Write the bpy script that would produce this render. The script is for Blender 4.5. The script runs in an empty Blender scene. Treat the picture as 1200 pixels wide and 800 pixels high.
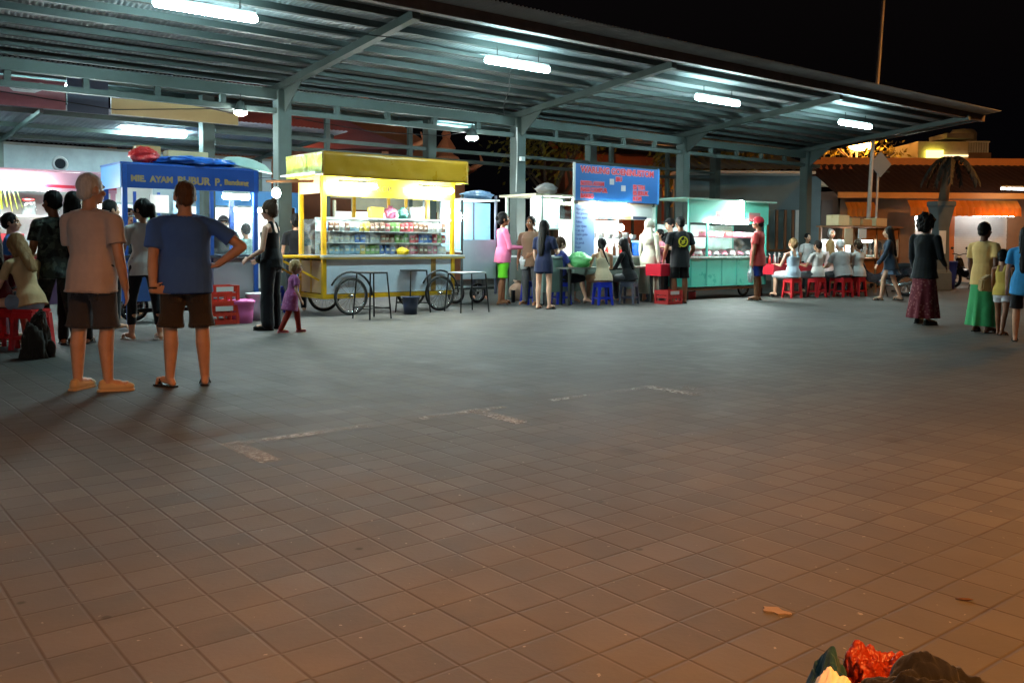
import bpy, math, random
import numpy as np
from mathutils import Vector, Matrix, Quaternion, noise

R = random.Random(7)
SC = bpy.context.scene
COL = SC.collection
PI = math.pi
V = Vector

# ------------------------------------------------------------------ site survey
# camera stands at (0,0,CAMZ), looks along +Y, tilted down a little, held not quite level; the photo is cropped below centre
FPX = 1065.0; CAMZ = 1.22
PIT = math.radians(3.0); ROLL = .007; PY0 = 340.0
CR, SR = math.cos(ROLL), math.sin(ROLL)
CP, SP = math.cos(PIT), math.sin(PIT)
ANG = math.atan(1320 * CP / FPX)          # heading of the market row, from +Y
U = (math.sin(ANG), math.cos(ANG))        # along the row
W = (-math.cos(ANG), math.sin(ANG))       # away from the plaza
ROW = PI / 2 - ANG                        # rotation of anything squared up with the row

def ray(px, py):
    dx, dy = px - 600, py - PY0
    x = (dx * CR + dy * SR) / FPX; y = -(-dx * SR + dy * CR) / FPX
    return (x, CP + y * SP, -SP + y * CP)
def G(px, py, z=0.0):
    """ground position read off the survey photo"""
    d = ray(px, py)
    k = (z - CAMZ) / d[2]
    return (d[0] * k, d[1] * k)
O0 = G(410, 369)
def pt(s, t, z=0.0):
    return V((O0[0] + s * U[0] + t * W[0], O0[1] + s * U[1] + t * W[1], z))
def proj_x(p):
    d = p[1] * CP - (p[2] - CAMZ) * SP
    if d < .3: return -9e9
    return 600 + FPX * (p[0] * CR + (p[1] * SP + (p[2] - CAMZ) * CP) * SR) / d
def S(px, t, z=1.2):
    lo, hi = -14.0, 60.0
    for _ in range(50):
        m = (lo + hi) / 2
        if proj_x(pt(m, t, z)) < px: lo = m
        else: hi = m
    return lo
def at(px, py, Y):
    """point at depth Y metres north of the camera"""
    d = ray(px, py)
    k = Y / d[1]
    return V((d[0] * k, Y, CAMZ + d[2] * k))

# ------------------------------------------------------------------ object helpers
def link(o, parent=None):
    COL.objects.link(o)
    if parent is not None: o.parent = parent
    return o
def tag(o, label, cat, group=None):
    o['label'] = label; o['category'] = cat
    if group: o['group'] = group
    return o
def thing(name, label, cat, loc=(0, 0, 0), rz=0.0, group=None):
    o = bpy.data.objects.new(name, None); o.empty_display_size = .2
    o.location = loc; o.rotation_euler = (0, 0, rz)
    link(o); return tag(o, label, cat, group)
def kids(o): return [c for c in bpy.data.objects if c.parent == o]
def dup(root, loc, rz=None, label=None, group=None):
    r = root.copy(); COL.objects.link(r); r.location = loc
    if rz is not None: r.rotation_euler = (0, 0, rz)
    if label: r['label'] = label
    if group: r['group'] = group
    for ch in root.children:
        c = ch.copy(); COL.objects.link(c); c.parent = r
        for g in ch.children:
            d = g.copy(); COL.objects.link(d); d.parent = c
    return r

class MB:
    """collects shapes, links them as ONE mesh object"""
    def __init__(s): s.v = []; s.f = []; s.m = []; s.cur = 0
    def add(s, vs, fs):
        o = len(s.v); s.v += [tuple(p) for p in vs]
        s.f += [tuple(i + o for i in f) for f in fs]; s.m += [s.cur] * len(fs)
        return s
    def box(s, c, d, rz=0, rot=None):
        x, y, z = d[0] / 2, d[1] / 2, d[2] / 2
        vs = [V((a * x, b * y, e * z)) for a in (-1, 1) for b in (-1, 1) for e in (-1, 1)]
        m = rot if rot is not None else Matrix.Rotation(rz, 3, 'Z')
        vs = [m @ p + V(c) for p in vs]
        return s.add(vs, [(0, 1, 3, 2), (4, 6, 7, 5), (0, 4, 5, 1), (2, 3, 7, 6), (0, 2, 6, 4), (1, 5, 7, 3)])
    def span(s, a, b):
        return s.box([(a[i] + b[i]) / 2 for i in range(3)], [abs(b[i] - a[i]) for i in range(3)])
    def bar(s, p0, p1, w, h=None, up=(0, 0, 1)):
        h = h or w; p0, p1 = V(p0), V(p1); d = (p1 - p0); L = d.length; d.normalize()
        x = d.cross(V(up))
        if x.length < 1e-4: x = d.cross(V((0, 1, 0)))
        x.normalize(); y = x.cross(d)
        m = Matrix((x, d, y)).transposed()
        return s.box((p0 + p1) / 2, (w, L, h), rot=m)
    def rings(s, rs, cap=True, flip=False):
        n = len(rs[0]); vs = [p for r in rs for p in r]; fs = []
        for i in range(len(rs) - 1):
            for j in range(n):
                k = (j + 1) % n
                fs.append((i * n + j, i * n + k, (i + 1) * n + k, (i + 1) * n + j))
        if cap:
            fs.append(tuple(range(n - 1, -1, -1))); fs.append(tuple((len(rs) - 1) * n + j for j in range(n)))
        return s.add(vs, fs)
    def cyl(s, p0, p1, r0, r1=None, n=12):
        r1 = r0 if r1 is None else r1
        p0, p1 = V(p0), V(p1); d = (p1 - p0).normalized()
        x = d.orthogonal().normalized(); y = d.cross(x)
        return s.rings([[p + (x * math.cos(2 * PI * k / n) + y * math.sin(2 * PI * k / n)) * r for k in range(n)] for p, r in ((p0, r0), (p1, r1))])
    def caps(s, p0, p1, r0, r1=None, n=12, ax=None, fl=1.0):
        """tapered capsule; ax/fl squash its section along ax"""
        r1 = r0 if r1 is None else r1
        p0, p1 = V(p0), V(p1); d = p1 - p0
        if d.length < 1e-6: d = V((0, 0, 1e-4)); p1 = p0 + d
        d.normalize()
        if ax is not None:
            y = (V(ax) - d * V(ax).dot(d)).normalized(); x = y.cross(d)
        else:
            x = d.orthogonal().normalized(); y = d.cross(x)
        rs = []
        for a in (-80, -50, -22): rs.append((p0 + d * r0 * math.sin(math.radians(a)), r0 * math.cos(math.radians(a))))
        rs.append((p0, r0)); rs.append((p1, r1))
        for a in (22, 50, 80): rs.append((p1 + d * r1 * math.sin(math.radians(a)), r1 * math.cos(math.radians(a))))
        return s.rings([[c + (x * math.cos(2 * PI * k / n) + y * fl * math.sin(2 * PI * k / n)) * r for k in range(n)] for c, r in rs])
    def tube(s, path, r, n=8, closed=False):
        path = [V(p) for p in path]; rs = []; N = len(path)
        up = None
        for i, p in enumerate(path):
            a = path[(i - 1) % N] if closed or i else path[0]; b = path[(i + 1) % N] if closed or i < N - 1 else path[-1]
            d = (b - a).normalized()
            x = d.orthogonal().normalized() if up is None else (up - d * up.dot(d)).normalized()
            up = x; y = d.cross(x)
            rr = r[i] if isinstance(r, (list, tuple)) else r
            rs.append([p + (x * math.cos(2 * PI * k / n) + y * math.sin(2 * PI * k / n)) * rr for k in range(n)])
        if closed: rs.append(rs[0])
        return s.rings(rs, cap=not closed)
    def lathe(s, prof, c=(0, 0, 0), n=24, sx=1, sy=1):
        return s.rings([[V((c[0] + r * sx * math.cos(2 * PI * k / n), c[1] + r * sy * math.sin(2 * PI * k / n), c[2] + z)) for k in range(n)] for r, z in prof])
    def ell(s, c, r, n=14, m=9, rot=None, nz=0.0, fr=4.0):
        c = V(c); rs = []
        for i in range(m):
            a = -PI / 2 + PI * (i + .02 if i == 0 else i - .02 if i == m - 1 else i) / (m - 1)
            ring = []
            for k in range(n):
                q = V((math.cos(a) * math.cos(2 * PI * k / n), math.cos(a) * math.sin(2 * PI * k / n), math.sin(a)))
                e = 1 + (nz * noise.noise(q * fr * .5 + c * 3.1) if nz else 0)
                p = V((q.x * r[0], q.y * r[1], q.z * r[2])) * e
                ring.append(c + (rot @ p if rot is not None else p))
            rs.append(ring)
        return s.rings(rs)
    def prism(s, pts, y0, y1, plane='xz'):
        n = len(pts)
        f = (lambda a, b, c: (a, c, b)) if plane == 'xz' else ((lambda a, b, c: (a, b, c)) if plane == 'xy' else (lambda a, b, c: (c, a, b)))
        vs = [f(a, b, y0) for a, b in pts] + [f(a, b, y1) for a, b in pts]
        fs = [tuple(range(n)), tuple(range(2 * n - 1, n - 1, -1))] + [(i, i + n, (i + 1) % n + n, (i + 1) % n) for i in range(n)]
        return s.add(vs, fs)
    def torus(s, c, R0, r, ax='y', n=36, k=8):
        p = []
        for i in range(n):
            a = 2 * PI * i / n; q = (math.cos(a) * R0, math.sin(a) * R0)
            p.append((c[0] + q[0], c[1], c[2] + q[1]) if ax == 'y' else (c[0] + q[0], c[1] + q[1], c[2]))
        return s.tube(p, r, k, closed=True)
    def build(s, name, mats, parent=None, smooth=False, bevel=0.0, kind=None):
        me = bpy.data.meshes.new(name); me.from_pydata(s.v, [], s.f)
        for m in (mats if isinstance(mats, (list, tuple)) else [mats]): me.materials.append(m)
        me.polygons.foreach_set('material_index', s.m)
        me.update()
        import bmesh
        bm = bmesh.new(); bm.from_mesh(me); bmesh.ops.recalc_face_normals(bm, faces=bm.faces)
        if bevel:
            es = [e for e in bm.edges if len(e.link_faces) == 2 and e.calc_face_angle(0) > .6]
            if es: bmesh.ops.bevel(bm, geom=es, offset=bevel, segments=2, affect='EDGES', clamp_overlap=True)
        bm.to_mesh(me); bm.free()
        if smooth:
            me.polygons.foreach_set('use_smooth', [True] * len(me.polygons))
        o = bpy.data.objects.new(name, me)
        link(o, parent)
        if kind: o['kind'] = kind
        return o

# ------------------------------------------------------------------ materials
def lin(c):
    return tuple((x / 12.92 if x <= .04045 else ((x + .055) / 1.055) ** 2.4) for x in (v / 255 for v in c))
MATS = {}
class NT:
    def __init__(s, name):
        s.mat = bpy.data.materials.new(name); s.mat.use_nodes = True
        s.t = s.mat.node_tree; s.n = s.t.nodes; s.n.clear()
        s.out = s.n.new('ShaderNodeOutputMaterial')
    def new(s, k, **kw):
        n = s.n.new('ShaderNode' + k)
        for a, b in kw.items():
            if a.startswith('i_'): n.inputs[a[2:].replace('_', ' ')].default_value = b
            else: setattr(n, a, b)
        return n
    def ln(s, a, b): s.t.links.new(a, b)
    def mix(s, fac, a, b, mode='MIX'):
        n = s.n.new('ShaderNodeMix'); n.data_type = 'RGBA'; n.blend_type = mode
        for sock, val in ((n.inputs[0], fac), (n.inputs[6], a), (n.inputs[7], b)):
            if hasattr(val, 'links'): s.ln(val, sock)
            else: sock.default_value = val if isinstance(val, (int, float)) else (*val, 1)[:4]
        return n.outputs[2]
    def math(s, op, a, b=0.0, clamp=False):
        n = s.n.new('ShaderNodeMath'); n.operation = op; n.use_clamp = clamp
        for sock, val in ((n.inputs[0], a), (n.inputs[1], b)):
            if hasattr(val, 'links'): s.ln(val, sock)
            else: sock.default_value = val
        return n.outputs[0]
    def ramp(s, f, stops):
        n = s.n.new('ShaderNodeValToRGB'); e = n.color_ramp.elements
        while len(e) < len(stops): e.new(.5)
        for k, (p, c) in zip(e, stops):
            k.position = p; k.color = (*c, 1) if len(c) == 3 else c
        s.ln(f, n.inputs[0]); return n.outputs[0]
    def noise(s, vec, scale, detail=3, rough=.55):
        n = s.n.new('ShaderNodeTexNoise'); n.inputs['Scale'].default_value = scale
        n.inputs['Detail'].default_value = detail; n.inputs['Roughness'].default_value = rough
        if vec is not None: s.ln(vec, n.inputs['Vector'])
        return n.outputs['Fac']
    def coord(s, k='Object'): return s.new('TexCoord').outputs[k]
    def bsdf(s, col, rough=.6, metal=0.0, bump=None, bs=.3, bd=.01, **kw):
        b = s.n.new('ShaderNodeBsdfPrincipled')
        for nm, v in (('Base Color', col), ('Roughness', rough), ('Metallic', metal)):
            if hasattr(v, 'links'): s.ln(v, b.inputs[nm])
            else: b.inputs[nm].default_value = v if isinstance(v, (int, float)) else (*v, 1)[:4]
        for k, v in kw.items(): b.inputs[k.replace('_', ' ')].default_value = v
        if bump is not None:
            n = s.n.new('ShaderNodeBump'); n.inputs['Strength'].default_value = bs; n.inputs['Distance'].default_value = bd
            s.ln(bump, n.inputs['Height']); s.ln(n.outputs[0], b.inputs['Normal'])
        return b.outputs[0]
    def done(s, sh): s.ln(sh, s.out.inputs['Surface']); return s.mat

def mat(name, rgb, rough=.55, metal=0.0, var=.25, scale=6.0, bump=.0, spec=None, dirt=0.0):
    """painted / plain surface with uneven tone, grime and a little relief"""
    if name in MATS: return MATS[name]
    t = NT(name); c = lin(rgb); co = t.coord()
    nz = t.noise(co, scale, 5, .6)
    col = t.mix(nz, tuple(x * (1 - var) for x in c), tuple(min(1, x * (1 + var * .8)) for x in c))
    if dirt:
        d = t.ramp(t.noise(co, scale * .45, 6, .65), [(.48, (0, 0, 0)), (.7, (1, 1, 1))])
        col = t.mix(t.math('MULTIPLY', d, dirt), col, (.03, .024, .018))
    rg = t.math('ADD', t.math('MULTIPLY', nz, .24), rough - .12, True)
    kw = {} if spec is None else {'Specular_IOR_Level': spec}
    m = t.done(t.bsdf(col, rg, metal, t.noise(co, scale * 6, 4) if bump else None, bump, .01, **kw))
    MATS[name] = m; return m
def cloth(name, rgb, rgb2=None, rough=.9, weave=260, pat=None):
    if name in MATS: return MATS[name]
    t = NT(name); c = lin(rgb); co = t.coord()
    nz = t.noise(co, 5, 5, .65)
    col = t.mix(nz, tuple(x * .72 for x in c), tuple(min(1, x * 1.2) for x in c))
    if pat == 'camo':
        a = t.ramp(t.noise(co, 9, 2, .5), [(.42, (0, 0, 0)), (.46, (1, 1, 1))]); b = t.ramp(t.noise(co, 13, 2, .5), [(.55, (0, 0, 0)), (.58, (1, 1, 1))])
        col = t.mix(a, col, lin(rgb2)); col = t.mix(b, col, lin((24, 26, 24)))
    elif pat == 'batik':
        vo = t.new('TexVoronoi'); vo.inputs['Scale'].default_value = 22; t.ln(co, vo.inputs['Vector'])
        a = t.ramp(vo.outputs['Distance'], [(.25, (1, 1, 1)), (.4, (0, 0, 0))])
        col = t.mix(t.math('MULTIPLY', a, .55), col, lin(rgb2))
    elif pat == 'plaid':
        w1 = t.new('TexWave'); w1.inputs['Scale'].default_value = 9; t.ln(co, w1.inputs['Vector'])
        col = t.mix(t.math('MULTIPLY', w1.outputs['Fac'], .5), col, lin(rgb2))
    elif pat == 'denim':
        col = t.mix(t.math('MULTIPLY', t.noise(co, 18, 5), .5), col, lin(rgb2))
    elif pat == 'stripe':
        w1 = t.new('TexWave'); w1.bands_direction = 'Z'; w1.inputs['Scale'].default_value = 11; t.ln(co, w1.inputs['Vector'])
        col = t.mix(t.ramp(w1.outputs['Fac'], [(.4, (0, 0, 0)), (.6, (1, 1, 1))]), col, lin(rgb2))
    b = t.math('ADD', t.math('MULTIPLY', t.noise(co, weave, 2), .25), t.noise(co, 26, 4))
    sh = t.bsdf(col, rough, 0, b, .35, .008, Sheen_Weight=.15, Specular_IOR_Level=.2)
    MATS[name] = t.done(sh); return MATS[name]
def skin(name, rgb):
    if name in MATS: return MATS[name]
    t = NT(name); c = lin(rgb); co = t.coord()
    nz = t.noise(co, 14, 4)
    col = t.mix(nz, (c[0] * .82, c[1] * .74, c[2] * .7), (min(1, c[0] * 1.12), c[1] * 1.1, c[2] * 1.1))
    MATS[name] = t.done(t.bsdf(col, .5, 0, t.noise(co, 160, 3), .12, .003, Subsurface_Weight=.06, Specular_IOR_Level=.35)); return MATS[name]
def hairm(name, rgb, rgb2=None):
    if name in MATS: return MATS[name]
    t = NT(name); c = lin(rgb); c2 = lin(rgb2) if rgb2 else tuple(x * 1.7 + .002 for x in c)
    mp = t.new('Mapping'); mp.inputs['Scale'].default_value = (90, 90, 7); t.ln(t.coord(), mp.inputs['Vector'])
    nz = t.noise(mp.outputs[0], 1, 4)
    col = t.mix(nz, tuple(x * .6 for x in c), c2)
    MATS[name] = t.done(t.bsdf(col, .5, 0, nz, .6, .01, Specular_IOR_Level=.15)); return MATS[name]
def glow(name, rgb, power):
    if name in MATS: return MATS[name]
    t = NT(name); e = t.new('Emission'); e.inputs['Color'].default_value = (*rgb, 1); e.inputs['Strength'].default_value = power
    MATS[name] = t.done(e.outputs[0]); return MATS[name]
def glassm(name, tint=(.9, .95, .95), fac=.12, rough=.05, sme=.34):
    if name in MATS: return MATS[name]
    t = NT(name); a = t.new('BsdfTransparent'); a.inputs[0].default_value = (*tint, 1)
    g = t.new('BsdfGlossy'); g.inputs['Roughness'].default_value = rough
    d = t.new('BsdfDiffuse'); d.inputs[0].default_value = (.7, .75, .75, 1)
    m0 = t.new('MixShader'); sm = t.ramp(t.noise(t.coord(), 5, 5), [(.45, (0, 0, 0)), (.8, (sme, sme, sme))]); t.ln(sm, m0.inputs[0]); t.ln(a.outputs[0], m0.inputs[1]); t.ln(d.outputs[0], m0.inputs[2])
    m = t.new('MixShader'); m.inputs[0].default_value = fac; t.ln(m0.outputs[0], m.inputs[1]); t.ln(g.outputs[0], m.inputs[2])
    MATS[name] = t.done(m.outputs[0]); return MATS[name]
def plastic(name, rgb, rough=.35, trans=.0):
    if name in MATS: return MATS[name]
    t = NT(name); c = lin(rgb); co = t.coord(); nz = t.noise(co, 7, 5)
    col = t.mix(nz, tuple(x * .78 for x in c), tuple(min(1, x * 1.12) for x in c))
    scr = t.ramp(t.noise(co, 60, 3), [(.62, (0, 0, 0)), (.7, (.35, .35, .35))])
    col = t.mix(scr, col, tuple(min(1, x * 1.4 + .04) for x in c))
    if 'film' in name:
        ab = t.math('ABSOLUTE', t.math('SUBTRACT', t.noise(co, 16, 3, .55), .5)); hb = t.math('ADD', t.math('MULTIPLY', ab, 3.0), t.math('MULTIPLY', t.math('ABSOLUTE', t.math('SUBTRACT', t.noise(co, 42, 2), .5)), 1.2)); bst, bds = .75, .012
    else: hb, bst, bds = t.noise(co, 30, 3), .12, .005
    b = t.bsdf(col, t.math('ADD', t.math('MULTIPLY', nz, .25), rough - .1), 0, hb, bst, bds)
    if trans:
        tr = t.new('BsdfTranslucent'); tr.inputs[0].default_value = (*c, 1); m = t.new('MixShader'); m.inputs[0].default_value = trans
        t.ln(b, m.inputs[1]); t.ln(tr.outputs[0], m.inputs[2]); b = m.outputs[0]
    MATS[name] = t.done(b); return MATS[name]
def textmesh(txt, size, m, parent, loc, rot=(PI / 2, 0, 0), depth=.004, sx=1.0, name='lettering', bold=0.0, align='LEFT'):
    cu = bpy.data.curves.new(name, 'FONT'); cu.body = txt; cu.size = size; cu.extrude = depth; cu.offset = bold; cu.align_x = align
    cu.resolution_u = 3
    o = bpy.data.objects.new(name, cu); COL.objects.link(o)
    bpy.context.view_layer.update()
    me = bpy.data.meshes.new_from_object(o.evaluated_get(bpy.context.evaluated_depsgraph_get()))
    bpy.data.objects.remove(o); bpy.data.curves.remove(cu)
    me.name = name; me.materials.clear(); me.materials.append(m)
    q = bpy.data.objects.new(name, me); link(q, parent); q.location = loc; q.rotation_euler = rot; q.scale = (sx, 1, 1)
    return q

# ------------------------------------------------------------------ people
JOBS = []      # (object, voxel, smooth steps, finishing function)
def grow(name, mb, mats, parent, vox, smooth, fin=None):
    """union of overlapping shapes -> one continuous skin (done for all people in one go)"""
    o = mb.build(name, mats, parent)
    r = o.modifiers.new('r', 'REMESH'); r.mode = 'VOXEL'; r.voxel_size = vox; r.use_smooth_shade = True
    if smooth:
        k = o.modifiers.new('s', 'SMOOTH'); k.factor = .5; k.iterations = smooth
    JOBS.append((o, fin)); return o
def run_jobs():
    bpy.context.view_layer.update()
    dg = bpy.context.evaluated_depsgraph_get()
    res = []
    for o, fin in JOBS:
        res.append(bpy.data.meshes.new_from_object(o.evaluated_get(dg), preserve_all_data_layers=False, depsgraph=dg))
    for (o, fin), me in zip(JOBS, res):
        old = o.data; mats = list(old.materials); nm = old.name
        o.modifiers.clear(); me.materials.clear()
        for m in mats: me.materials.append(m)
        o.data = me; bpy.data.meshes.remove(old); me.name = nm
        n = len(me.vertices)
        co = np.empty(n * 3, np.float32); me.vertices.foreach_get('co', co); co = co.reshape(-1, 3)
        no = np.empty(n * 3, np.float32); me.vertices.foreach_get('normal', no); no = no.reshape(-1, 3)
        if fin:
            out = fin(co, no, me)
            if out is not None:
                me.vertices.foreach_set('co', out.astype(np.float32).ravel()); me.update()
        me.polygons.foreach_set('use_smooth', [True] * len(me.polygons))
    JOBS.clear()

def folds(amp, seed, sx=9, sz=4):
    rr = np.random.RandomState(seed)
    K = []
    for i in range(14):
        d = rr.normal(size=3); d /= np.linalg.norm(d); fr = rr.uniform(.6, 2.2)
        K.append((d * np.array([sx, sx, sz]) * fr * 2.2, rr.uniform(0, 6.28), 1 / fr))
    def fin(co, no, me):
        a = np.zeros(len(co))
        warp = .05 * np.sin(co[:, [2]] * 11 + seed)
        for k, ph, w in K: a += w * (.8 - 1.6 * np.abs(np.sin((co + warp) @ k * .5 + ph)))
        a = a / 2.6
        return co + no * (amp * (.35 + np.clip(a, -.75, 1.3)))[:, None]
    return fin

def strands(amp, seed):
    rr = np.random.RandomState(seed)
    def fin(co, no, me):
        a = 0
        for i in range(6):
            f = rr.uniform(60, 200); ph = rr.uniform(0, 6)
            a = a + np.sin(co[:, 0] * f + ph + 2 * np.sin(co[:, 2] * 14)) * np.cos(co[:, 1] * f * .8 + ph)
        return co + no * (amp * a / 3)[:, None]
    return fin

def nrm(v): v = V(v); return v.normalized()

SK = dict(pale=(222, 178, 152), tan=(188, 146, 118), brown=(138, 92, 64), dark=(96, 64, 46))
PCOUNT = [0]
def person(label, pos, H, yaw, skin_c='tan', b=1.0, belly=0.0, female=False, lean=0, side=0, twist=0,
           armL=None, armR=None, legL=None, legR=None, seat=None, headyaw=0, headpitch=0,
           hair=('short', (25, 20, 18)), top=None, bottom=None, shoes=None, vox=.012, lift=0.0, group=None,
           handL=None, handR=None, extra=None, feet=(0, 0), cap=None, beard=None):
    """figure facing its own +Y.  Limb directions are given in the figure's frame (x outward for both sides)."""
    PCOUNT[0] += 1; sd = PCOUNT[0]
    root = thing('person', label, 'person', (pos[0], pos[1], lift), math.radians(yaw), group)
    k = H / 1.75; kw = k * b
    L1, L2, LA, UA, FA = .235 * H, .240 * H, .045 * H, .172 * H, .148 * H
    hx = .052 * H * (1.05 if female else 1)
    legL = legL or ((.06, 0.02, -1), (.02, -.03, -1)); legR = legR or ((.06, 0.02, -1), (.02, -.03, -1))
    def sgn(v, sx): return nrm((v[0] * sx, v[1], v[2]))
    tl, sl = sgn(legL[0], -1), sgn(legL[1], -1); tr, sr = sgn(legR[0], 1), sgn(legR[1], 1)
    if seat is not None: zp = seat + .085 * k
    else: zp = max(-(tl.z * L1 + sl.z * L2), -(tr.z * L1 + sr.z * L2)) + LA
    P = V((0, 0, zp))
    up = (Matrix.Rotation(math.radians(side), 3, 'Y') @ Matrix.Rotation(-math.radians(lean), 3, 'X')) @ V((0, 0, 1))
    ax = Matrix.Rotation(math.radians(twist), 3, 'Z') @ V((1, 0, 0)); ax = (ax - up * ax.dot(up)).normalized(); fw = up.cross(ax)
    ST = .300 * H                                     # hip line to shoulder line
    shw = (.112 if female else .122) * H * (.55 + .45 * b)
    def T(x, y, z): return P + ax * x + fw * y + up * z      # torso frame
    # torso outline: height fraction, half width, half depth, forward offset
    if female: prof = [(-.22, .105, .085, -.01), (-.05, .172, .118, -.012), (.12, .165, .112, -.008), (.38, .126, .092, 0), (.62, .138, .104, .008), (.8, .146, .112, .006), (.91, .136, .086, -.004), (.99, .092, .066, -.008), (1.05, .060, .054, -.008), (1.12, .044, .046, -.008)]
    else: prof = [(-.22, .105, .09, -.005), (-.05, .162, .112, -.008), (.12, .160, .110, 0), (.38, .150, .105, .005), (.62, .162, .116, .008), (.8, .172, .120, .004), (.91, .160, .096, -.006), (.99, .110, .076, -.012), (1.05, .072, .062, -.012), (1.12, .052, .052, -.01)]
    def torso(mb, grow_=0.0, z0=-.3, z1=2, nn=20, hem=None, scale=1.0):
        rs = []; pr = [q for q in prof if z0 < q[0] < z1]
        if hem is not None:
            q = prof[1]; pr = [(hem, q[1] + (.045 if st == 'jacket' else .024), q[2] + (.05 if st == 'jacket' else .024), q[3] - .004)] + [(a_, b_ + (.016 if a_ < .2 else 0), c_ + (.016 if a_ < .2 else 0), d_) for a_, b_, c_, d_ in pr]
        for zf, rx, ry, oy in pr:
            bl = belly * math.exp(-((zf - .3) / .3) ** 2)
            rx_ = (rx + bl * .35) * kw * scale + grow_; ry_ = (ry + bl * .6) * kw * scale + grow_
            rs.append([T(rx_ * math.copysign(abs(math.cos(a)) ** .85, math.cos(a)), (oy + bl * .5) * kw + ry_ * math.sin(a), zf * ST) for a in [2 * PI * j / nn for j in range(nn)]])
        mb.rings(rs)
    J = {}
    for nm, sx, arm in (('L', -1, armL), ('R', 1, armR)):
        arm = arm or ((.16, 0, -1), (.06, .16, -1))
        ud = sgn(arm[0], sx); fd = sgn(arm[1], sx)
        ud = (ax * ud.x + fw * ud.y + V((0, 0, 1)) * ud.z).normalized(); fd = (ax * fd.x + fw * fd.y + V((0, 0, 1)) * fd.z).normalized()
        hd = arm[2] if len(arm) > 2 and arm[2] else None
        hd = (lambda q: (ax * q.x + fw * q.y + V((0, 0, 1)) * q.z).normalized())(sgn(hd, sx)) if hd else (fd * .9 + V((0, 0, -.1))).normalized()
        sh = T(sx * shw, -.008 * k, ST * .905); el = sh + ud * UA; wr = el + fd * FA
        J[nm] = (sh, el, wr, hd, sx)
    # ---- body: one continuous skin
    mb = MB(); torso(mb, -.008 * k)
    hsc = k * (1.09 if H > 1.35 else 1.09 + .85 * (1.35 - H))
    neck0 = T(0, -.012 * k, ST * 1.0)
    hy = Matrix.Rotation(math.radians(headyaw), 3, up); hx_ = hy @ ax; hf = hy @ fw
    hf = (Matrix.Rotation(math.radians(headpitch), 3, hx_) @ hf); hu = hx_.cross(hf)
    HC = T(0, .012 * k, ST * 1.0) + up * (.105 * k) + hu * (.085 * hsc)      # middle of the skull
    def Hd(x, y, z): return HC + (hx_ * x + hf * y + hu * z) * hsc
    hm = Matrix((hx_, hf, hu)).transposed()
    for sx in (-1, 1): mb.caps(T(sx * .03 * kw, -.014 * k, ST * 1.0), J[('L', 'R')[sx > 0]][0], .040 * k, .044 * k * (.84 if female else 1), 10)
    mb.caps(neck0 - up * .03 * k, HC - hu * .05 * hsc - hf * .012 * hsc, .058 * k * (.85 if female else 1.05 * b ** .5), .052 * k * (.85 if female else 1.05), 12)
    for c, r in (((0, -.012, .022), (.077, .096, .093)), ((0, .024, -.045), (.060, .066, .074)), ((0, .058, -.085), (.030, .030, .026)), ((0, .078, .022), (.052, .016, .014))):
        mb.ell(Hd(*c), tuple(q * hsc for q in r), 16, 11, rot=hm)
    mb.caps(Hd(0, .086, .008), Hd(0, .104, -.030), .009 * hsc, .0155 * hsc, 8)
    mb.ell(Hd(0, .088, -.060), (.024 * hsc, .010 * hsc, .010 * hsc), 10, 7, rot=hm)
    for sx in (-1, 1):
        mb.ell(Hd(sx * .079, -.012, -.012), (.011 * hsc, .022 * hsc, .033 * hsc), 10, 7, rot=hm)
        mb.ell(Hd(sx * .040, .070, -.028), (.024 * hsc, .018 * hsc, .020 * hsc), 8, 7, rot=hm)
    def arm_shape(m, sh, el, wr, g=0.0):
        s_ = k * (.84 if female else 1) * (.6 + .4 * b)
        m.caps(sh, el, .050 * s_ + g, .040 * s_ + g, 12); mid = el.lerp(wr, .28)
        m.caps(el, mid, .040 * s_ + g, .041 * s_ + g, 12); m.caps(mid, wr, .041 * s_ + g, .027 * s_ + g, 12)
    for nm in 'LR':
        sh, el, wr, hd, sx = J[nm]; arm_shape(mb, sh, el, wr)
        hk = k * (.9 if female else 1.0)
        ref = (el - sh).cross(wr - el)
        pose = handL if nm == 'L' else handR
        # across = from little finger to thumb; thumb towards the front of the body
        across = (fw * .8 - ax * sx * .35); across = (across - hd * across.dot(hd))
        if across.length < .15: across = V((0, 0, 1)) - hd * hd.z
        if pose and pose.get('thumb'): 
            q = pose['thumb']; across = ax * (q[0] * sx) + fw * q[1] + V((0, 0, q[2])); across = across - hd * across.dot(hd)
        across.normalize(); pn = hd.cross(across) * (1 if sx < 0 else -1)    # palm side normal
        if pn.dot(ax * -sx) < 0 and not (pose and pose.get('thumb')): pn = -pn
        curl = pose.get('curl', .35) if pose else .35
        c0 = wr + hd * .045 * hk
        mb.caps(wr - hd * .01, wr + hd * .02 * hk, .026 * hk, .027 * hk, 10, ax=pn, fl=.75)
        for a_ in (-.024, 0, .024): mb.caps(wr + hd * .012 * hk + across * a_ * .6 * hk, wr + hd * .082 * hk + across * a_ * hk, .016 * hk, .0155 * hk, 8, ax=pn, fl=.85)
        for a_, ln_ in ((.033, .068), (.011, .078), (-.011, .073), (-.033, .056)):
            p0 = wr + hd * .086 * hk + across * a_ * hk; d = (hd + across * a_ * 2.6).normalized(); q = p0
            for j, fr in enumerate((.45, .32, .23)):
                ang = curl * (.5 + j * .75); dd = (d * math.cos(ang) + pn * math.sin(ang)).normalized()
                e = q + dd * ln_ * fr * hk; mb.caps(q, e, (.0094 - .0008 * j) * hk, (.0088 - .0008 * j) * hk, 7); q = e
        t0 = wr + hd * .025 * hk + across * .022 * hk; t1 = t0 + (hd * .55 + across * .75 + pn * .25).normalized() * .042 * hk
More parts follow.
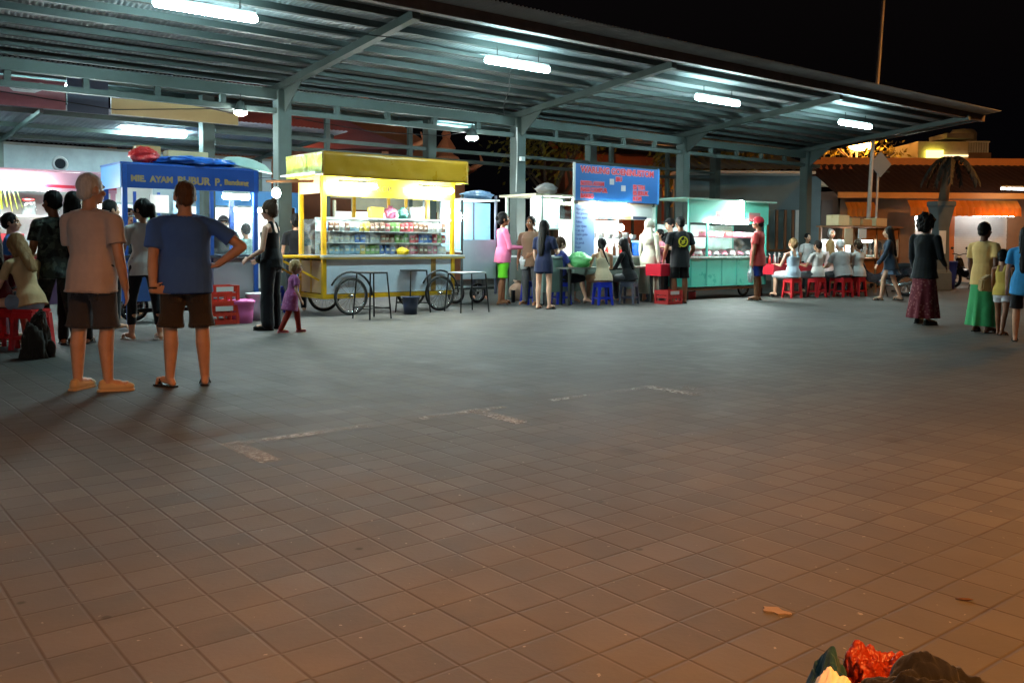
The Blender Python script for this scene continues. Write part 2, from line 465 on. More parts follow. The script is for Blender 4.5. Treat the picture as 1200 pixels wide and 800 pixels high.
        mb.caps(t0, t1, .0145 * hk, .0115 * hk, 8); mb.caps(t1, t1 + (hd * .9 + across * .25 + pn * .3).normalized() * .034 * hk, .0115 * hk, .0085 * hk, 8)
    Lg = {}
    lw = (1.0 if not female else .97) * (.5 + .5 * b)
    def leg_shape(m, hp, kn, an, g=0.0, upto=9):
        m.caps(hp, kn, .086 * k * lw + g, .056 * k * lw + g, 14)
        if upto > 0:
            mid = kn.lerp(an, .3) - fdir * .012 * k
            m.caps(kn, mid, .055 * k * lw + g, .058 * k * lw + g, 12); m.caps(mid, an, .058 * k * lw + g, .036 * k * (lw ** .5) + g, 12)
    for nm, sx, th, shn, turn in (('L', -1, tl, sl, feet[0]), ('R', 1, tr, sr, feet[1])):
        hp = P + V((sx * hx, 0, 0)); kn = hp + th * L1; an = kn + shn * L2
        if seat is not None and an.z < LA:
            dz = kn.z - LA; hxy = math.sqrt(max(0, L2 * L2 - dz * dz)); hv = V((shn.x, shn.y, 0)); hv = hv.normalized() if hv.length > .05 else V((0, -1, 0))
            an = kn + hv * hxy + V((0, 0, -dz))
        fdir = Matrix.Rotation(math.radians(turn), 3, 'Z') @ V((sx * .22, 1, 0)).normalized()
        Lg[nm] = (hp, kn, an, fdir); leg_shape(mb, hp, kn, an)
        pitch = 0 if an.z < LA * 1.5 else -.45
        fz = an.z - LA
        tip = an + fdir * .125 * k + V((0, 0, -.020 * k + (pitch * .12 * k)))
        tip.z = max(tip.z, .022 * k); hl = an - fdir * .035 * k; hl.z = max(an.z - .045 * k, .026 * k)
        mb.caps(an, hl, .036 * k, .030 * k, 10); mb.caps(an + V((0, 0, -.01)), an.lerp(tip, .6), .034 * k, .030 * k, 10, ax=(0, 0, 1), fl=.85); mb.caps(hl, tip, .031 * k, .034 * k, 12, ax=(0, 0, 1), fl=.62)
        sd_ = fdir.cross(V((0, 0, 1)))
        for j, (o_, l_) in enumerate(((-.026, .040), (-.010, .036), (.004, .032), (.017, .027), (.029, .021))):
            o2 = o_ * sx * k; q0 = tip + sd_ * o2; q1 = q0 + fdir * l_ * k; q1.z = max(.010 * k + fz * .9 + (pitch * .12 * k if pitch else 0), .010 * k)
            mb.caps(q0, q1, .012 * k, .009 * k, 7)
    skm = skin('skin_' + skin_c, SK[skin_c]); lipm = skin('lips_' + skin_c, tuple(int(a * c) for a, c in zip(SK[skin_c], (.82, .58, .58)))); eyem = mat('eye_dark', (22, 17, 14), .2, var=.05); eyew = mat('eye_white', (215, 210, 205), .3, var=.05)
    def face_paint(co, no, me):
        nf = len(me.polygons); ce = np.empty(nf * 3, np.float32); me.polygons.foreach_get('center', ce); ce = ce.reshape(-1, 3)
        rel = (ce - np.array(HC)) / hsc; l = np.stack([rel @ np.array(hx_), rel @ np.array(hf), rel @ np.array(hu)], 1)
        mi = np.zeros(nf, np.int32); fr = l[:, 1] > .05
        mi[fr & (np.hypot(l[:, 0], (l[:, 2] + .062) * 2.6) < .027)] = 1
        for sx in (-1, 1):
            mi[fr & (np.hypot(l[:, 0] - sx * .033, (l[:, 2] - .002) * 1.9) < .017)] = 3
            mi[fr & (np.hypot(l[:, 0] - sx * .033, l[:, 2] - .002) < .0095)] = 2
            mi[fr & (np.hypot((l[:, 0] - sx * .034) * .45, l[:, 2] - .028) < .0075)] = 2
        me.polygons.foreach_set('material_index', mi)
    grow('body', mb, [skm, lipm, eyem, eyew], root, vox, 3, face_paint)
    # ---- hair
    if hair and hair[0]:
        st, hc = hair[0], hair[1]; m = MB(); hmat = hairm('hair_%d_%d_%d' % hc, hc)
        if st in ('short', 'thin'):
            g = .004 if st == 'thin' else .009
            m.ell(Hd(0, -.022, .030), tuple(q * hsc for q in (.077 + g, .090 + g, .090 + g)), 18, 12, rot=hm)
            m.ell(Hd(0, -.055, -.028), tuple(q * hsc for q in (.060 + g, .050 + g, .052)), 14, 9, rot=hm)
            for sx in (-1, 1): m.ell(Hd(sx * .066, .004, .012), tuple(q * hsc for q in (.014 + g * .6, .036, .034)), 10, 7, rot=hm)
        elif st == 'afro':
            m.ell(Hd(0, -.03, .045), tuple(q * hsc for q in (.128, .128, .125)), 18, 12, rot=hm, nz=.25, fr=7)
            m.ell(Hd(0, -.07, -.02), tuple(q * hsc for q in (.105, .085, .10)), 18, 12, rot=hm, nz=.25, fr=7)
        else:
            m.ell(Hd(0, -.024, .030), tuple(q * hsc for q in (.088, .099, .099)), 18, 12, rot=hm)
            m.ell(Hd(0, -.055, -.02), tuple(q * hsc for q in (.082, .064, .085)), 14, 9, rot=hm)
            for sx in (-1, 1): m.ell(Hd(sx * .072, .010, .010), tuple(q * hsc for q in (.018, .042, .055)), 10, 8, rot=hm)
            if st == 'bun': m.ell(Hd(0, -.085, .10), tuple(q * hsc for q in (.048, .044, .042)), 12, 9, rot=hm)
            if st == 'lowbun': m.ell(Hd(0, -.115, .01), tuple(q * hsc for q in (.046, .044, .042)), 12, 9, rot=hm)
            if st in ('pony', 'braid'):
                pth = [Hd(0, -.10, .045), Hd(0, -.145, .02), Hd(0, -.150, -.07), Hd(.01, -.135, -.17), Hd(.02, -.13, -.27)]
                if st == 'braid': pth = [Hd(0, -.09, -.02), Hd(.02, -.13, -.08), Hd(.05, -.15, -.19), Hd(.10, -.15, -.31), Hd(.14, -.14, -.42)]
                for i in range(4): m.caps(pth[i], pth[i + 1], (.036, .040, .034, .026)[i] * hsc * (.62 if st == 'braid' else 1), (.040, .034, .026, .012)[i] * hsc * (.62 if st == 'braid' else 1), 10)
            if st in ('long', 'xlong'):
                n = 4 if st == 'long' else 6
                for i in range(n):
                    z0 = -.02 - .075 * i
                    m.caps(Hd(0, -.065 - .010 * i, z0), Hd(0, -.075 - .010 * i, z0 - .085), (.088 - .004 * i) * hsc, (.084 - .006 * i) * hsc, 14, ax=hf, fl=.6)
                for sx in (-1, 1): m.caps(Hd(sx * .070, -.012, 0), Hd(sx * .085, -.02, -.17 if st == 'long' else -.26), .028 * hsc, .018 * hsc, 9)
        grow('hair', m, hmat, root, max(.009, vox * .9), 1, strands(.004 if st != 'afro' else .012, sd))
    if beard:
        m = MB(); m.ell(Hd(0, .045, -.072), tuple(q * hsc for q in (.062, .058, .046)), 14, 9, rot=hm); grow('beard', m, hairm('hair_%d_%d_%d' % beard, beard), root, vox, 1)
    if cap:
        m = MB(); cm = cloth('cap_%d_%d_%d' % cap, cap)
        m.ell(Hd(0, -.014, .040), tuple(q * hsc for q in (.094, .108, .092)), 18, 12, rot=hm); grow_o = grow('cap', m, cm, root, .012, 2)
        m = MB(); m.ell(Hd(0, .115, .045), tuple(q * hsc for q in (.075, .085, .010)), 16, 6, rot=hm); m.build('visor', cm, grow_o, True)
    # ---- clothes
    g = .016 * k
    if top:
        st, tm = top[0], top[1]; am = .015 * k
        m = MB()
        hem = {'crop': .12, 'tank': -.12, 'tee': -.2, 'shirt': -.28, 'loose': -.34, 'long': -.2, 'jacket': -.3, 'tunic': -.62, 'dress': -.9, 'tucked': .05}[st]
        if seat is not None: hem = max(hem, -.12)
        torso(m, g + (.012 * k if st in ('loose', 'shirt', 'jacket') else 0), z0=max(hem, -.06) , z1=1.06 if st not in ('tank', 'crop_') else .9, hem=min(hem, .05) if hem < .1 else None)
        if st == 'tank':
            for sx in (-1, 1): m.caps(T(sx * .085 * kw, .01 * k, ST * .8), T(sx * .075 * kw, -.03 * k, ST * 1.03), .036 * k, .026 * k, 9); m.caps(T(sx * .075 * kw, -.04 * k, ST * 1.03), T(sx * .07 * kw, -.07 * k, ST * .8), .026 * k, .034 * k, 9)
        else:
            long_ = st in ('long', 'jacket') or (len(top) > 2 and top[2] == 'long')
            s_ = k * (.84 if female else 1) * (.6 + .4 * b)
            fl = .012 if st in ('tee', 'loose', 'shirt', 'tunic') else .004
            for nm in 'LR':
                sh, el, wr, hd, sx = J[nm]
                frs = .66 if st in ('tee', 'loose', 'shirt', 'tunic', 'tucked') else .45
                if long_:
                    m.caps(sh - (el - sh) * .06, el, .056 * s_ + g * .9, .044 * s_ + g * .8, 12); m.caps(el, el.lerp(wr, .93), .044 * s_ + g * .8, .030 * s_ + g * .7, 12)
                else:
                    e2 = sh.lerp(el, frs); d = (el - sh).normalized()
                    x = d.orthogonal().normalized(); y = d.cross(x); rs = []
                    for f_, r_ in ((-.12, .03), (-.06, .052), (.1, .062), (.5, .060), (1.0, .058 + fl)):
                        c = sh.lerp(e2, f_); rs.append([c + (x * math.cos(2 * PI * j / 14) + y * math.sin(2 * PI * j / 14)) * (r_ * s_ + g * .55) for j in range(14)])
                    m.rings(rs)
                m.caps(T(sx * .05 * kw, -.012 * k, ST * .985), sh, .046 * k * (.6 + .4 * b) + g * .5, .054 * s_ + g * .6, 12)
        if st in ('tunic', 'dress') and seat is None:
            q = prof[1]; rs = []
            for zf, e_ in ((.1, .0), (-.1, .012), (-.3, .03), (hem, .05)):
                rs.append([T(((q[1]) * kw + g + e_ * k) * math.cos(a), (q[3]) * kw + (q[2] * kw + g + e_ * k * 1.1) * math.sin(a), zf * ST) for a in [2 * PI * j / 20 for j in range(20)]])
            m.rings(rs)
        grow('shirt', m, tm, root, max(.010, vox * .95), 3, folds(am, sd * 7 + 1, 7, 3.4))
    if bottom:
        st, bm_ = bottom[0], bottom[1]
        m = MB()
        if st in ('sarong', 'skirt', 'longskirt') and seat is None:
            q = prof[1]; kz = {'sarong': LA * 1.35, 'skirt': zp - L1 * .66, 'longskirt': LA * 2.2}[st]; rs = []; N = 36
            mx = (Lg['L'][2] + Lg['R'][2]) / 2; sep = abs((Lg['R'][2] - Lg['L'][2]).x) / 2; sepy = abs((Lg['R'][2] - Lg['L'][2]).y) / 2
            zt_ = zp + .13 * H * .8
            if top and top[0] in ('tee', 'shirt', 'jacket', 'loose', 'long'): zt_ = zp + ({'tee': -.2, 'long': -.2, 'shirt': -.28, 'jacket': -.3, 'loose': -.34}[top[0]] + .13) * ST
            for i in range(10):
                f_ = i / 9; z = zt_ * (1 - f_) + kz * f_
                wd = q[1] * kw + g + .01 + (sep * .85 - .07 * k) * f_ * (1.0 if st != 'skirt' else .3) * .9; dp = q[2] * kw + g + .01 + (sepy * (.9 if st != 'skirt' else .25) + .035 * k) * f_
                wd += (.02 if st != 'skirt' else -.02) * k * f_
                ring = []
                for j in range(N):
                    a = 2 * PI * j / N; w_ = 1 + .10 * f_ * math.sin(a * 7 + sd) + .05 * f_ * math.sin(a * 11 + sd * 2)
                    ring.append(V((mx.x * f_ + wd * w_ * math.cos(a), mx.y * f_ * .7 + q[3] * kw + dp * w_ * math.sin(a), z)))
                rs.append(ring)
            m.rings(rs)
            grow('skirt', m, bm_, root, max(.011, vox), 2, folds(.008 * k, sd * 5 + 2, 9, 2))
        else:
            q = prof[1]
            rs = []
            for zf, rx, ry, oy in (prof[0], prof[1], prof[2], (.24, prof[2][1] - .006, prof[2][2] - .004, 0)):
                bl = belly * math.exp(-((zf - .3) / .3) ** 2)
                rs.append([T(((rx + bl * .3) * kw + g * .8) * math.cos(a), (oy + bl * .4) * kw + ((ry + bl * .5) * kw + g * .8) * math.sin(a), zf * ST) for a in [2 * PI * j / 20 for j in range(20)]])
            m.rings(rs)
            for nm, sx in (('L', -1), ('R', 1)):
                hp, kn, an, fdir = Lg[nm]
                if st in ('shorts', 'brief'):
                    e2 = hp.lerp(kn, .96 if st == 'shorts' else .5); fl = .028 if st == 'shorts' else .016
                    d = (kn - hp).normalized(); x = d.orthogonal().normalized(); y = d.cross(x); rs = []
                    for f_, r_ in ((-.1, .06), (0, .088), (.3, .090), (.7, .078), (1.0, .064 + fl if st == 'shorts' else .088)):
                        c = hp.lerp(e2, f_); rs.append([c + (x * math.cos(2 * PI * j / 16) + y * math.sin(2 * PI * j / 16)) * (r_ * k * lw + g * .9) for j in range(16)])
                    m.rings(rs)
                elif st in ('pants', 'capri', 'wide', 'leggings'):
                    gg = {'pants': .016, 'capri': .010, 'wide': .032, 'leggings': .006}[st] * k
                    m.caps(hp, kn, .088 * k * lw + gg, .058 * k * lw + gg, 14)
                    e2 = kn.lerp(an, .98 if st in ('pants', 'wide') else (.66 if st == 'capri' else .3))
                    m.caps(kn, e2, .058 * k * lw + gg, (.046 if st in ('pants',) else .060 if st == 'wide' else .052) * k * lw + gg, 12)
                    m.caps(kn, kn.lerp(an, .35) - fdir * .01 * k, .058 * k * lw + gg, .056 * k * lw + gg, 12)
                elif st in ('sarong', 'skirt', 'longskirt'):
                    m.caps(hp, kn + (kn - hp) * .02, .098 * k * lw + g, .075 * k * lw + g, 14)
                    if st != 'skirt': m.caps(kn, an, .072 * k * lw + g, .066 * k * lw + g, 12)
            if st in ('sarong', 'skirt', 'longskirt'):
                a_, c_ = Lg['L'], Lg['R']; m.caps(a_[0].lerp(a_[1], .5), c_[0].lerp(c_[1], .5), .085 * k, .085 * k, 12); m.caps(a_[1].lerp(a_[0], .1), c_[1].lerp(c_[0], .1), .065 * k, .065 * k, 12)
                if st != 'skirt': m.caps(a_[2].lerp(a_[1], .3), c_[2].lerp(c_[1], .3), .06 * k, .06 * k, 12)
            grow({'shorts': 'shorts', 'brief': 'shorts', 'sarong': 'skirt', 'skirt': 'skirt', 'longskirt': 'skirt'}.get(st, 'trousers'), m, bm_, root, max(.010, vox * .95), 3, folds(.0075 * k, sd * 11 + 3, 10, 5))
    if shoes:
        st, sm = shoes
        for nm, sx in (('L', -1), ('R', 1)):
            hp, kn, an, fdir = Lg[nm]; m = MB(); z0 = max(0, an.z - LA); sdv = fdir.cross(V((0, 0, 1)))
            if st in ('flipflop', 'sandal'):
                out = [(-.075, -.024), (-.06, -.036), (0, -.036), (.08, -.046), (.14, -.048), (.175, -.034), (.19, 0), (.175, .034), (.14, .048), (.08, .044), (0, .036), (-.06, .036), (-.075, .024)]
                p2 = [(an.x + fdir.x * a * k + sdv.x * c * k, an.y + fdir.y * a * k + sdv.y * c * k) for a, c in out]
                m.prism(p2, z0 + .001, z0 + .016 * k, 'xy')
                for e_ in (-1, 1): m.tube([an + fdir * .135 * k + V((0, 0, -an.z + z0 + .016)), an + fdir * .10 * k + sdv * e_ * .026 * k + V((0, 0, -an.z + z0 + .064 * k)), an + fdir * .05 * k + sdv * e_ * .043 * k + V((0, 0, -an.z + z0 + .012))], .007 * k, 6)
                m.build('sandal', sm, root)
            else:
                tip = an + fdir * .15 * k; tip.z = z0 + .034 * k; hl = an - fdir * .04 * k; hl.z = z0 + .036 * k
                m.caps(hl, tip, .041 * k, .043 * k, 14, ax=(0, 0, 1), fl=.8); m.caps(hl + V((0, 0, .03 * k)), an + fdir * .03 * k + V((0, 0, -an.z + z0 + .062 * k)), .034 * k, .034 * k, 12)
                m.caps(an + fdir * .11 * k + V((0, 0, -an.z + z0 + .03 * k)), tip + fdir * .012 * k, .044 * k, .036 * k, 12, ax=(0, 0, 1), fl=.7)
                so = grow('shoe', m, sm, root, .009, 2)
                m = MB(); out = [(-.085, -.026), (-.06, -.042), (0, -.042), (.09, -.05), (.15, -.048), (.19, -.028), (.198, 0), (.19, .028), (.15, .048), (.09, .05), (0, .042), (-.06, .042), (-.085, .026)]
                m.prism([(an.x + fdir.x * a * k + sdv.x * c * k, an.y + fdir.y * a * k + sdv.y * c * k) for a, c in out], z0 + .001, z0 + .017 * k, 'xy'); m.build('sole', sm, so)
    info = dict(root=root, J=J, Lg=Lg, T=T, Hd=Hd, k=k, hm=hm, hsc=hsc, ST=ST, P=P)
    if extra: extra(info)
    return info
def world(info, p):
    r = info['root']; return Matrix.Translation(r.location) @ Matrix.Rotation(r.rotation_euler.z, 4, 'Z') @ V(p)

# ------------------------------------------------------------------ common materials
STEEL = mat('grey_green_steel', (70, 80, 76), .5, .2, .22, 4, .15, dirt=.35)
STEELD = mat('dark_steel', (52, 56, 55), .5, .4, .25, 5, .1)
BLACKM = mat('black_metal', (24, 24, 26), .45, .3, .3, 8)
RUST = mat('rusty_brown_steel', (98, 84, 78), .7, .2, .4, 5, .3, dirt=.5)
GALV = mat('galvanised_sheet', (156, 162, 164), .45, .35, .22, 2.2, .1, dirt=.25)
WHITE = mat('white_paint', (205, 208, 205), .5, 0, .12, 5, dirt=.12)
CREAM = mat('cream_paint', (198, 186, 160), .6, 0, .15, 4, dirt=.25)
YEL = mat('yellow_paint', (226, 172, 24), .42, 0, .2, 5, dirt=.4)
OLIVE = mat('ochre_vinyl', (178, 128, 30), .3, 0, .12, 3)
LIME = mat('lime_vinyl', (186, 190, 62), .28, 0, .12, 3)
BLUEP = mat('blue_paint', (28, 78, 160), .42, 0, .25, 4, dirt=.4)
LBLUE = mat('light_blue_paint', (70, 140, 205), .45, 0, .15, 4, dirt=.15)
TEAL = mat('turquoise_paint', (70, 178, 160), .42, 0, .2, 4, dirt=.35)
GREYB = mat('blue_grey_board', (134, 150, 160), .55, 0, .12, 3, dirt=.2)
WOOD = mat('brown_wood', (128, 82, 46), .6, 0, .35, 9, .2)
CARD = mat('cardboard', (176, 138, 92), .85, 0, .18, 7)
CARDL = mat('pale_cardboard', (202, 176, 134), .85, 0, .15, 7)
RUBBER = mat('tyre_rubber', (18, 18, 18), .75, 0, .3, 9)
CHROME = mat('chrome', (190, 190, 190), .25, .9, .1, 5)
CONC = mat('weathered_concrete', (128, 126, 122), .85, 0, .25, 2, .3, dirt=.4)
GLASS = glassm('case_glass'); CLEAR = glassm('clear_case_glass', (.96, .98, .98), .07, .08, .10)
TUBE = glow('tube_glow', (.58, .96, 1.0), 108)
TUBE2 = glow('stall_tube_glow', (.88, 1.0, .97), 165)
BULB = glow('bulb_glow', (.92, 1.0, .97), 190)
WARMB = glow('sodium_glow', (1.0, .36, .072), 9000)
IRON = mat('wrought_black', (16, 16, 17), .5, .4, .2, 8)

# ------------------------------------------------------------------ ground
def make_ground():
    t = NT('plaza_paving'); co = t.coord()
    mp = t.new('Mapping'); mp.inputs['Rotation'].default_value = (0, 0, -(ROW + PI / 2)); t.ln(co, mp.inputs['Vector'])
    wv = t.new('TexNoise'); wv.inputs['Scale'].default_value = .7; t.ln(mp.outputs[0], wv.inputs['Vector'])
    vm = t.new('VectorMath', operation='MULTIPLY_ADD'); t.ln(wv.outputs['Color'], vm.inputs[0]); vm.inputs[1].default_value = (.05, .05, 0); t.ln(mp.outputs[0], vm.inputs[2])
    br = t.new('TexBrick'); t.ln(vm.outputs[0], br.inputs['Vector'])
    for kx, vx in (('Scale', 1.0), ('Mortar Size', .0095), ('Mortar Smooth', 1.0), ('Bias', 0.0), ('Brick Width', .192), ('Row Height', .184)): br.inputs[kx].default_value = vx
    br.offset = 0.0
    br.inputs['Color1'].default_value = (0, 0, 0, 1); br.inputs['Color2'].default_value = (1, 1, 1, 1); br.inputs['Mortar'].default_value = (.5, .5, .5, 1)
    tile = br.outputs['Color']; mort = br.outputs['Fac']
    big = t.noise(co, .35, 5, .6); mid = t.noise(co, 2.2, 6, .65); fine = t.noise(co, 45, 4, .7)
    c = t.mix(tile, (.056, .053, .049), (.104, .099, .092))
    c = t.mix(t.math('MULTIPLY', t.ramp(mid, [(.35, (0, 0, 0)), (.75, (1, 1, 1))]), .75), c, (.126, .122, .114))
    c = t.mix(t.math('MULTIPLY', t.ramp(big, [(.40, (0, 0, 0)), (.62, (1, 1, 1))]), .72), c, (.050, .047, .043))
    c = t.mix(t.math('MULTIPLY', fine, .35), c, (.066, .062, .057))
    vo = t.new('TexVoronoi'); vo.inputs['Scale'].default_value = 2.6; t.ln(co, vo.inputs['Vector']); gm = t.math('MULTIPLY', t.ramp(vo.outputs['Distance'], [(.030, (1, 1, 1)), (.050, (0, 0, 0))]), .7); c = t.mix(gm, c, (.022, .019, .017))
    v2 = t.new('TexVoronoi'); v2.inputs['Scale'].default_value = 1.1; t.ln(co, v2.inputs['Vector']); gm = t.math('MULTIPLY', t.ramp(t.math('ADD', v2.outputs['Distance'], t.math('MULTIPLY', fine, .12)), [(.10, (1, 1, 1)), (.20, (0, 0, 0))]), .5); c = t.mix(gm, c, (.034, .028, .024))
    pk_ = t.ramp(t.noise(co, 34, 2, .4), [(.735, (0, 0, 0)), (.76, (1, 1, 1))]); c = t.mix(t.math('MULTIPLY', pk_, .5), c, (.30, .28, .25))
    # oily spots and pale scuffs
    sp = t.ramp(t.noise(co, 1.25, 3, .5), [(.66, (0, 0, 0)), (.76, (1, 1, 1))]); c = t.mix(t.math('MULTIPLY', sp, .55), c, (.05, .045, .04))
    sc = t.ramp(t.noise(co, 3.1, 7, .75), [(.68, (0, 0, 0)), (.74, (1, 1, 1))]); c = t.mix(t.math('MULTIPLY', sc, .3), c, (.24, .22, .20))
    c = t.mix(t.math('MULTIPLY', mort, t.math('ADD', t.math('MULTIPLY', t.ramp(t.noise(co, 1.6, 5, .6), [(.34, (0, 0, 0)), (.66, (1, 1, 1))]), .75), .12)), c, (.030, .015, .009))
    h = t.math('SUBTRACT', t.math('ADD', t.math('MULTIPLY', tile, .25), t.math('MULTIPLY', fine, .3)), t.math('MULTIPLY', mort, 1.0))
    h = t.math('ADD', h, t.math('MULTIPLY', mid, .5))
    rg = t.math('ADD', t.math('MULTIPLY', mid, .3), .55)
    m = t.done(t.bsdf(c, rg, 0, h, .26, .010, Specular_IOR_Level=.22))
    b = MB(); b.add([(-70, -25, 0), (80, -25, 0), (80, 110, 0), (-70, 110, 0)], [(0, 1, 2, 3)])
    b.build('plaza_ground', m, kind='structure')
    # worn bay markings
    t = NT('worn_road_paint'); co = t.coord(); e = t.ramp(t.math('ADD', t.math('MULTIPLY', t.noise(co, 26, 6, .7), .55), t.math('MULTIPLY', t.noise(co, 2.0, 4, .6), .5)), [(.45, (0, 0, 0)), (.66, (1, 1, 1))])
    tr = t.new('BsdfTransparent'); d = t.bsdf((.46, .48, .48), .7); mx = t.new('MixShader'); t.ln(t.math('MULTIPLY', e, .72), mx.inputs[0]); t.ln(tr.outputs[0], mx.inputs[1]); t.ln(d, mx.inputs[2])
    paint = t.done(mx.outputs[0]); b = MB()
    def strip(s0, t0, s1, t1, w):
        a, c_ = pt(s0, t0, .004), pt(s1, t1, .004); d_ = (c_ - a).normalized(); n = V((-d_.y, d_.x, 0)) * w / 2
        b.add([a - n, c_ - n, c_ + n, a + n], [(0, 1, 2, 3)])
    strip(-5.20, -8.17, -4.35, -8.17, .085); strip(-3.95, -8.17, -3.2, -8.17, .085); strip(-2.75, -8.17, -1.70, -8.17, .07)
    for s_ in (-5.28, -3.48, -1.63): strip(s_, -8.10, s_, -8.72, .13)
    strip(-1.40, -8.34, -1.38, -8.74, .11)
    b.build('parking_line', paint, kind='structure')
make_ground()

# ------------------------------------------------------------------ canopy
def zr(t): return 3.88 - .1 * (t - 1.8)        # underside of the rafters
def make_canopy():
    root = thing('market_canopy', 'long open steel canopy with corrugated roof sheltering the food carts', 'canopy', pt(0, 0), ROW)
    s0, s1 = -11.0, 16.75
    def corr(name, m, ta, za, tb, zb, sa=s0, sb=s1, per=.076, amp=.013, rows=2):
        n = int((sb - sa) / per * 6); b = MB(); vs = []; fs = []
        for i in range(n + 1):
            x = sa + (sb - sa) * i / n; w_ = amp * math.sin(2 * PI * x / per)
            for j in range(rows + 1):
                f_ = j / rows; vs.append((x, ta + (tb - ta) * f_, za + (zb - za) * f_ + w_))
        q = rows + 1
        for i in range(n):
            for j in range(rows): fs.append((i * q + j, (i + 1) * q + j, (i + 1) * q + j + 1, i * q + j + 1))
        k = len(vs); vs += [(x, y, z + .004) for x, y, z in vs]; fs += [tuple(a + k for a in f) for f in fs]
        for i in range(n):
            for j in (0, rows): fs.append((i * q + j, (i + 1) * q + j, (i + 1) * q + j + k, i * q + j + k))
        b.add(vs, fs); return b.build(name, m, root, True)
    corr('roof_sheet', GALV, -3.15, zr(-3.15) + .235, 2.25, zr(2.25) + .235)
    corr('rear_roof_sheet', mat('pale_rear_sheet', (176, 186, 190), .5, .1, .15, 2), 2.5, 4.02, 7.2, 4.46)
    for s in (-5.75, -.35, 5.05, 10.42, 15.8):
        b = MB(); b.box((s, 1.8, 1.93), (.25, .25, 3.86)); b.box((s, 1.8, .012), (.42, .42, .024)); b.build('pillar', STEEL, root, bevel=.012)
        b = MB(); b.bar((s, 2.2, zr(2.2) + .062), (s, -2.55 if s < 15 else -2.8, zr(-2.55 if s < 15 else -2.8) + .062), .13, .12); b.build('rafter', STEEL, root)
        b = MB(); b.prism([(1.68, zr(1.68) - .002), (1.0, zr(1.0) - .002), (1.68, zr(1.68) - .42)], s - .012, s + .012, 'yz'); b.build('bracket', STEEL, root)
        b = MB(); b.bar((s, 2.0, 3.93), (s, 7.0, 4.37), .1, .1); b.build('rear_rafter', STEEL, root)
    for i, t in enumerate((-2.15, -1.62, -1.08, -.54, .0, .54, 1.08, 1.58, 2.05)):
        b = MB(); b.span((s0, t - .028, zr(t) + .126), (s1 - .1, t + .028, zr(t) + .220)); b.span((s0, t + .028, zr(t) + .126), (s1 - .1, t + .062, zr(t) + .131)); b.build('purlin', mat('purlin_steel', (56, 63, 61), .55, .3, .25, 3, dirt=.4), root)
    b = MB(); b.span((s0, -2.75, zr(-2.75) + .06), (s1, -2.69, zr(-2.75) + .22)); b.span((s0, -2.69, zr(-2.75) + .06), (s1, -2.62, zr(-2.75) + .066)); b.build('front_beam', RUST, root)
    for s in (-10.9, s1 - .06): 
        b = MB(); b.bar((s, -2.7, zr(-2.7) + .15), (s, 2.2, zr(2.2) + .15), .05, .13); b.build('end_beam', STEEL, root)
    b = MB(); b.span((s0, 1.74, 3.70), (s1 - .3, 1.86, 3.878)); b.build('top_chord', STEEL, root)
    b = MB(); b.span((s0, 1.75, 3.46), (s1 - .3, 1.85, 3.55)); b.build('bottom_chord', STEEL, root)
    ps = (-5.75, -.35, 5.05, 10.42, 15.8)
    x = -10.9
    for a, c in zip((-11.1,) + ps[:-1], ps):
        for q in range(1, 5):
            b = MB(); xx = a + (c - a) * q / 5; b.span((xx - .045, 1.76, 3.552), (xx + .045, 1.84, 3.698)); b.build('strut', STEEL, root)
    for t in (3.4, 4.75, 6.6):
        b = MB(); z = 4.02 + (t - 2.5) * .0936; b.span((s0, t - .03, z - .11), (s1, t + .03, z - .02)); b.build('rear_purlin', STEEL, root)
    for s in (-6.0, -.66, 4.65, 9.9, 15.2):
        b = MB(); b.box((s, 4.6, 2.04), (.24, .24, 4.08)); b.build('rear_post', STEEL, root, bevel=.01)
    for s in (1.98, 4.1, 7.3, 10.68, 13.0):
        b = MB(); b.box((s, 4.6, 1.95), (.1, .1, 4.1)); b.build('rear_mullion', STEEL, root)
    for z in (3.40, 3.17):
        b = MB(); b.span((-.5, 4.555, z - .04), (15.1, 4.645, z + .04)); b.build('rear_rail', STEEL, root)
    # flat translucent panes over the rear rail, some missing
    for a, c in ((-10, -6.3), (-5.6, -3.2), (-3.0, -.9)):
        pass
    # thin loose wiring clipped to the pillar
    b = MB(); b.tube([(4.93, 1.70, 2.3), (4.94, 1.69, 3.2), (4.93, 1.69, 3.66)], .012, 6); b.build('conduit', WHITE, root)
    b = MB(); b.box((5.03, 1.63, 3.0), (.11, .07, .09)); b.build('junction_box', WHITE, root)
    for path in ([(0.2, -1.9, 4.17), (1.2, -1.95, 4.14), (2.6, -1.98, 4.16), (4.0, -1.9, 4.15), (5.1, -1.9, 4.16)], [(1.94, -2.0, 4.2), (2.4, -1.2, 4.1), (3.2, -.2, 4.02), (4.0, 1.0, 3.92), (4.6, 1.7, 3.9)],
                 [(-4.9, -1.9, 4.15), (-3.1, -1.95, 4.2), (-1.5, -1.9, 4.13), (-.4, -1.9, 4.17), (.2, -1.9, 4.17)], [(6.97, -2.0, 4.15), (6.2, -1.6, 4.06), (5.2, -.9, 4.0), (5.08, .4, 3.95)],
                 [(-.2, 1.68, 3.4), (1.4, 1.66, 3.28), (3.0, 1.66, 3.33), (3.74, 1.66, 3.5)], [(-5.6, 1.68, 3.42), (-3.2, 1.66, 3.25), (-1.2, 1.66, 3.46)]):
        b = MB(); b.tube(path, .008, 5); b.build('cable', BLACKM, root)
    return root
canopy = make_canopy()

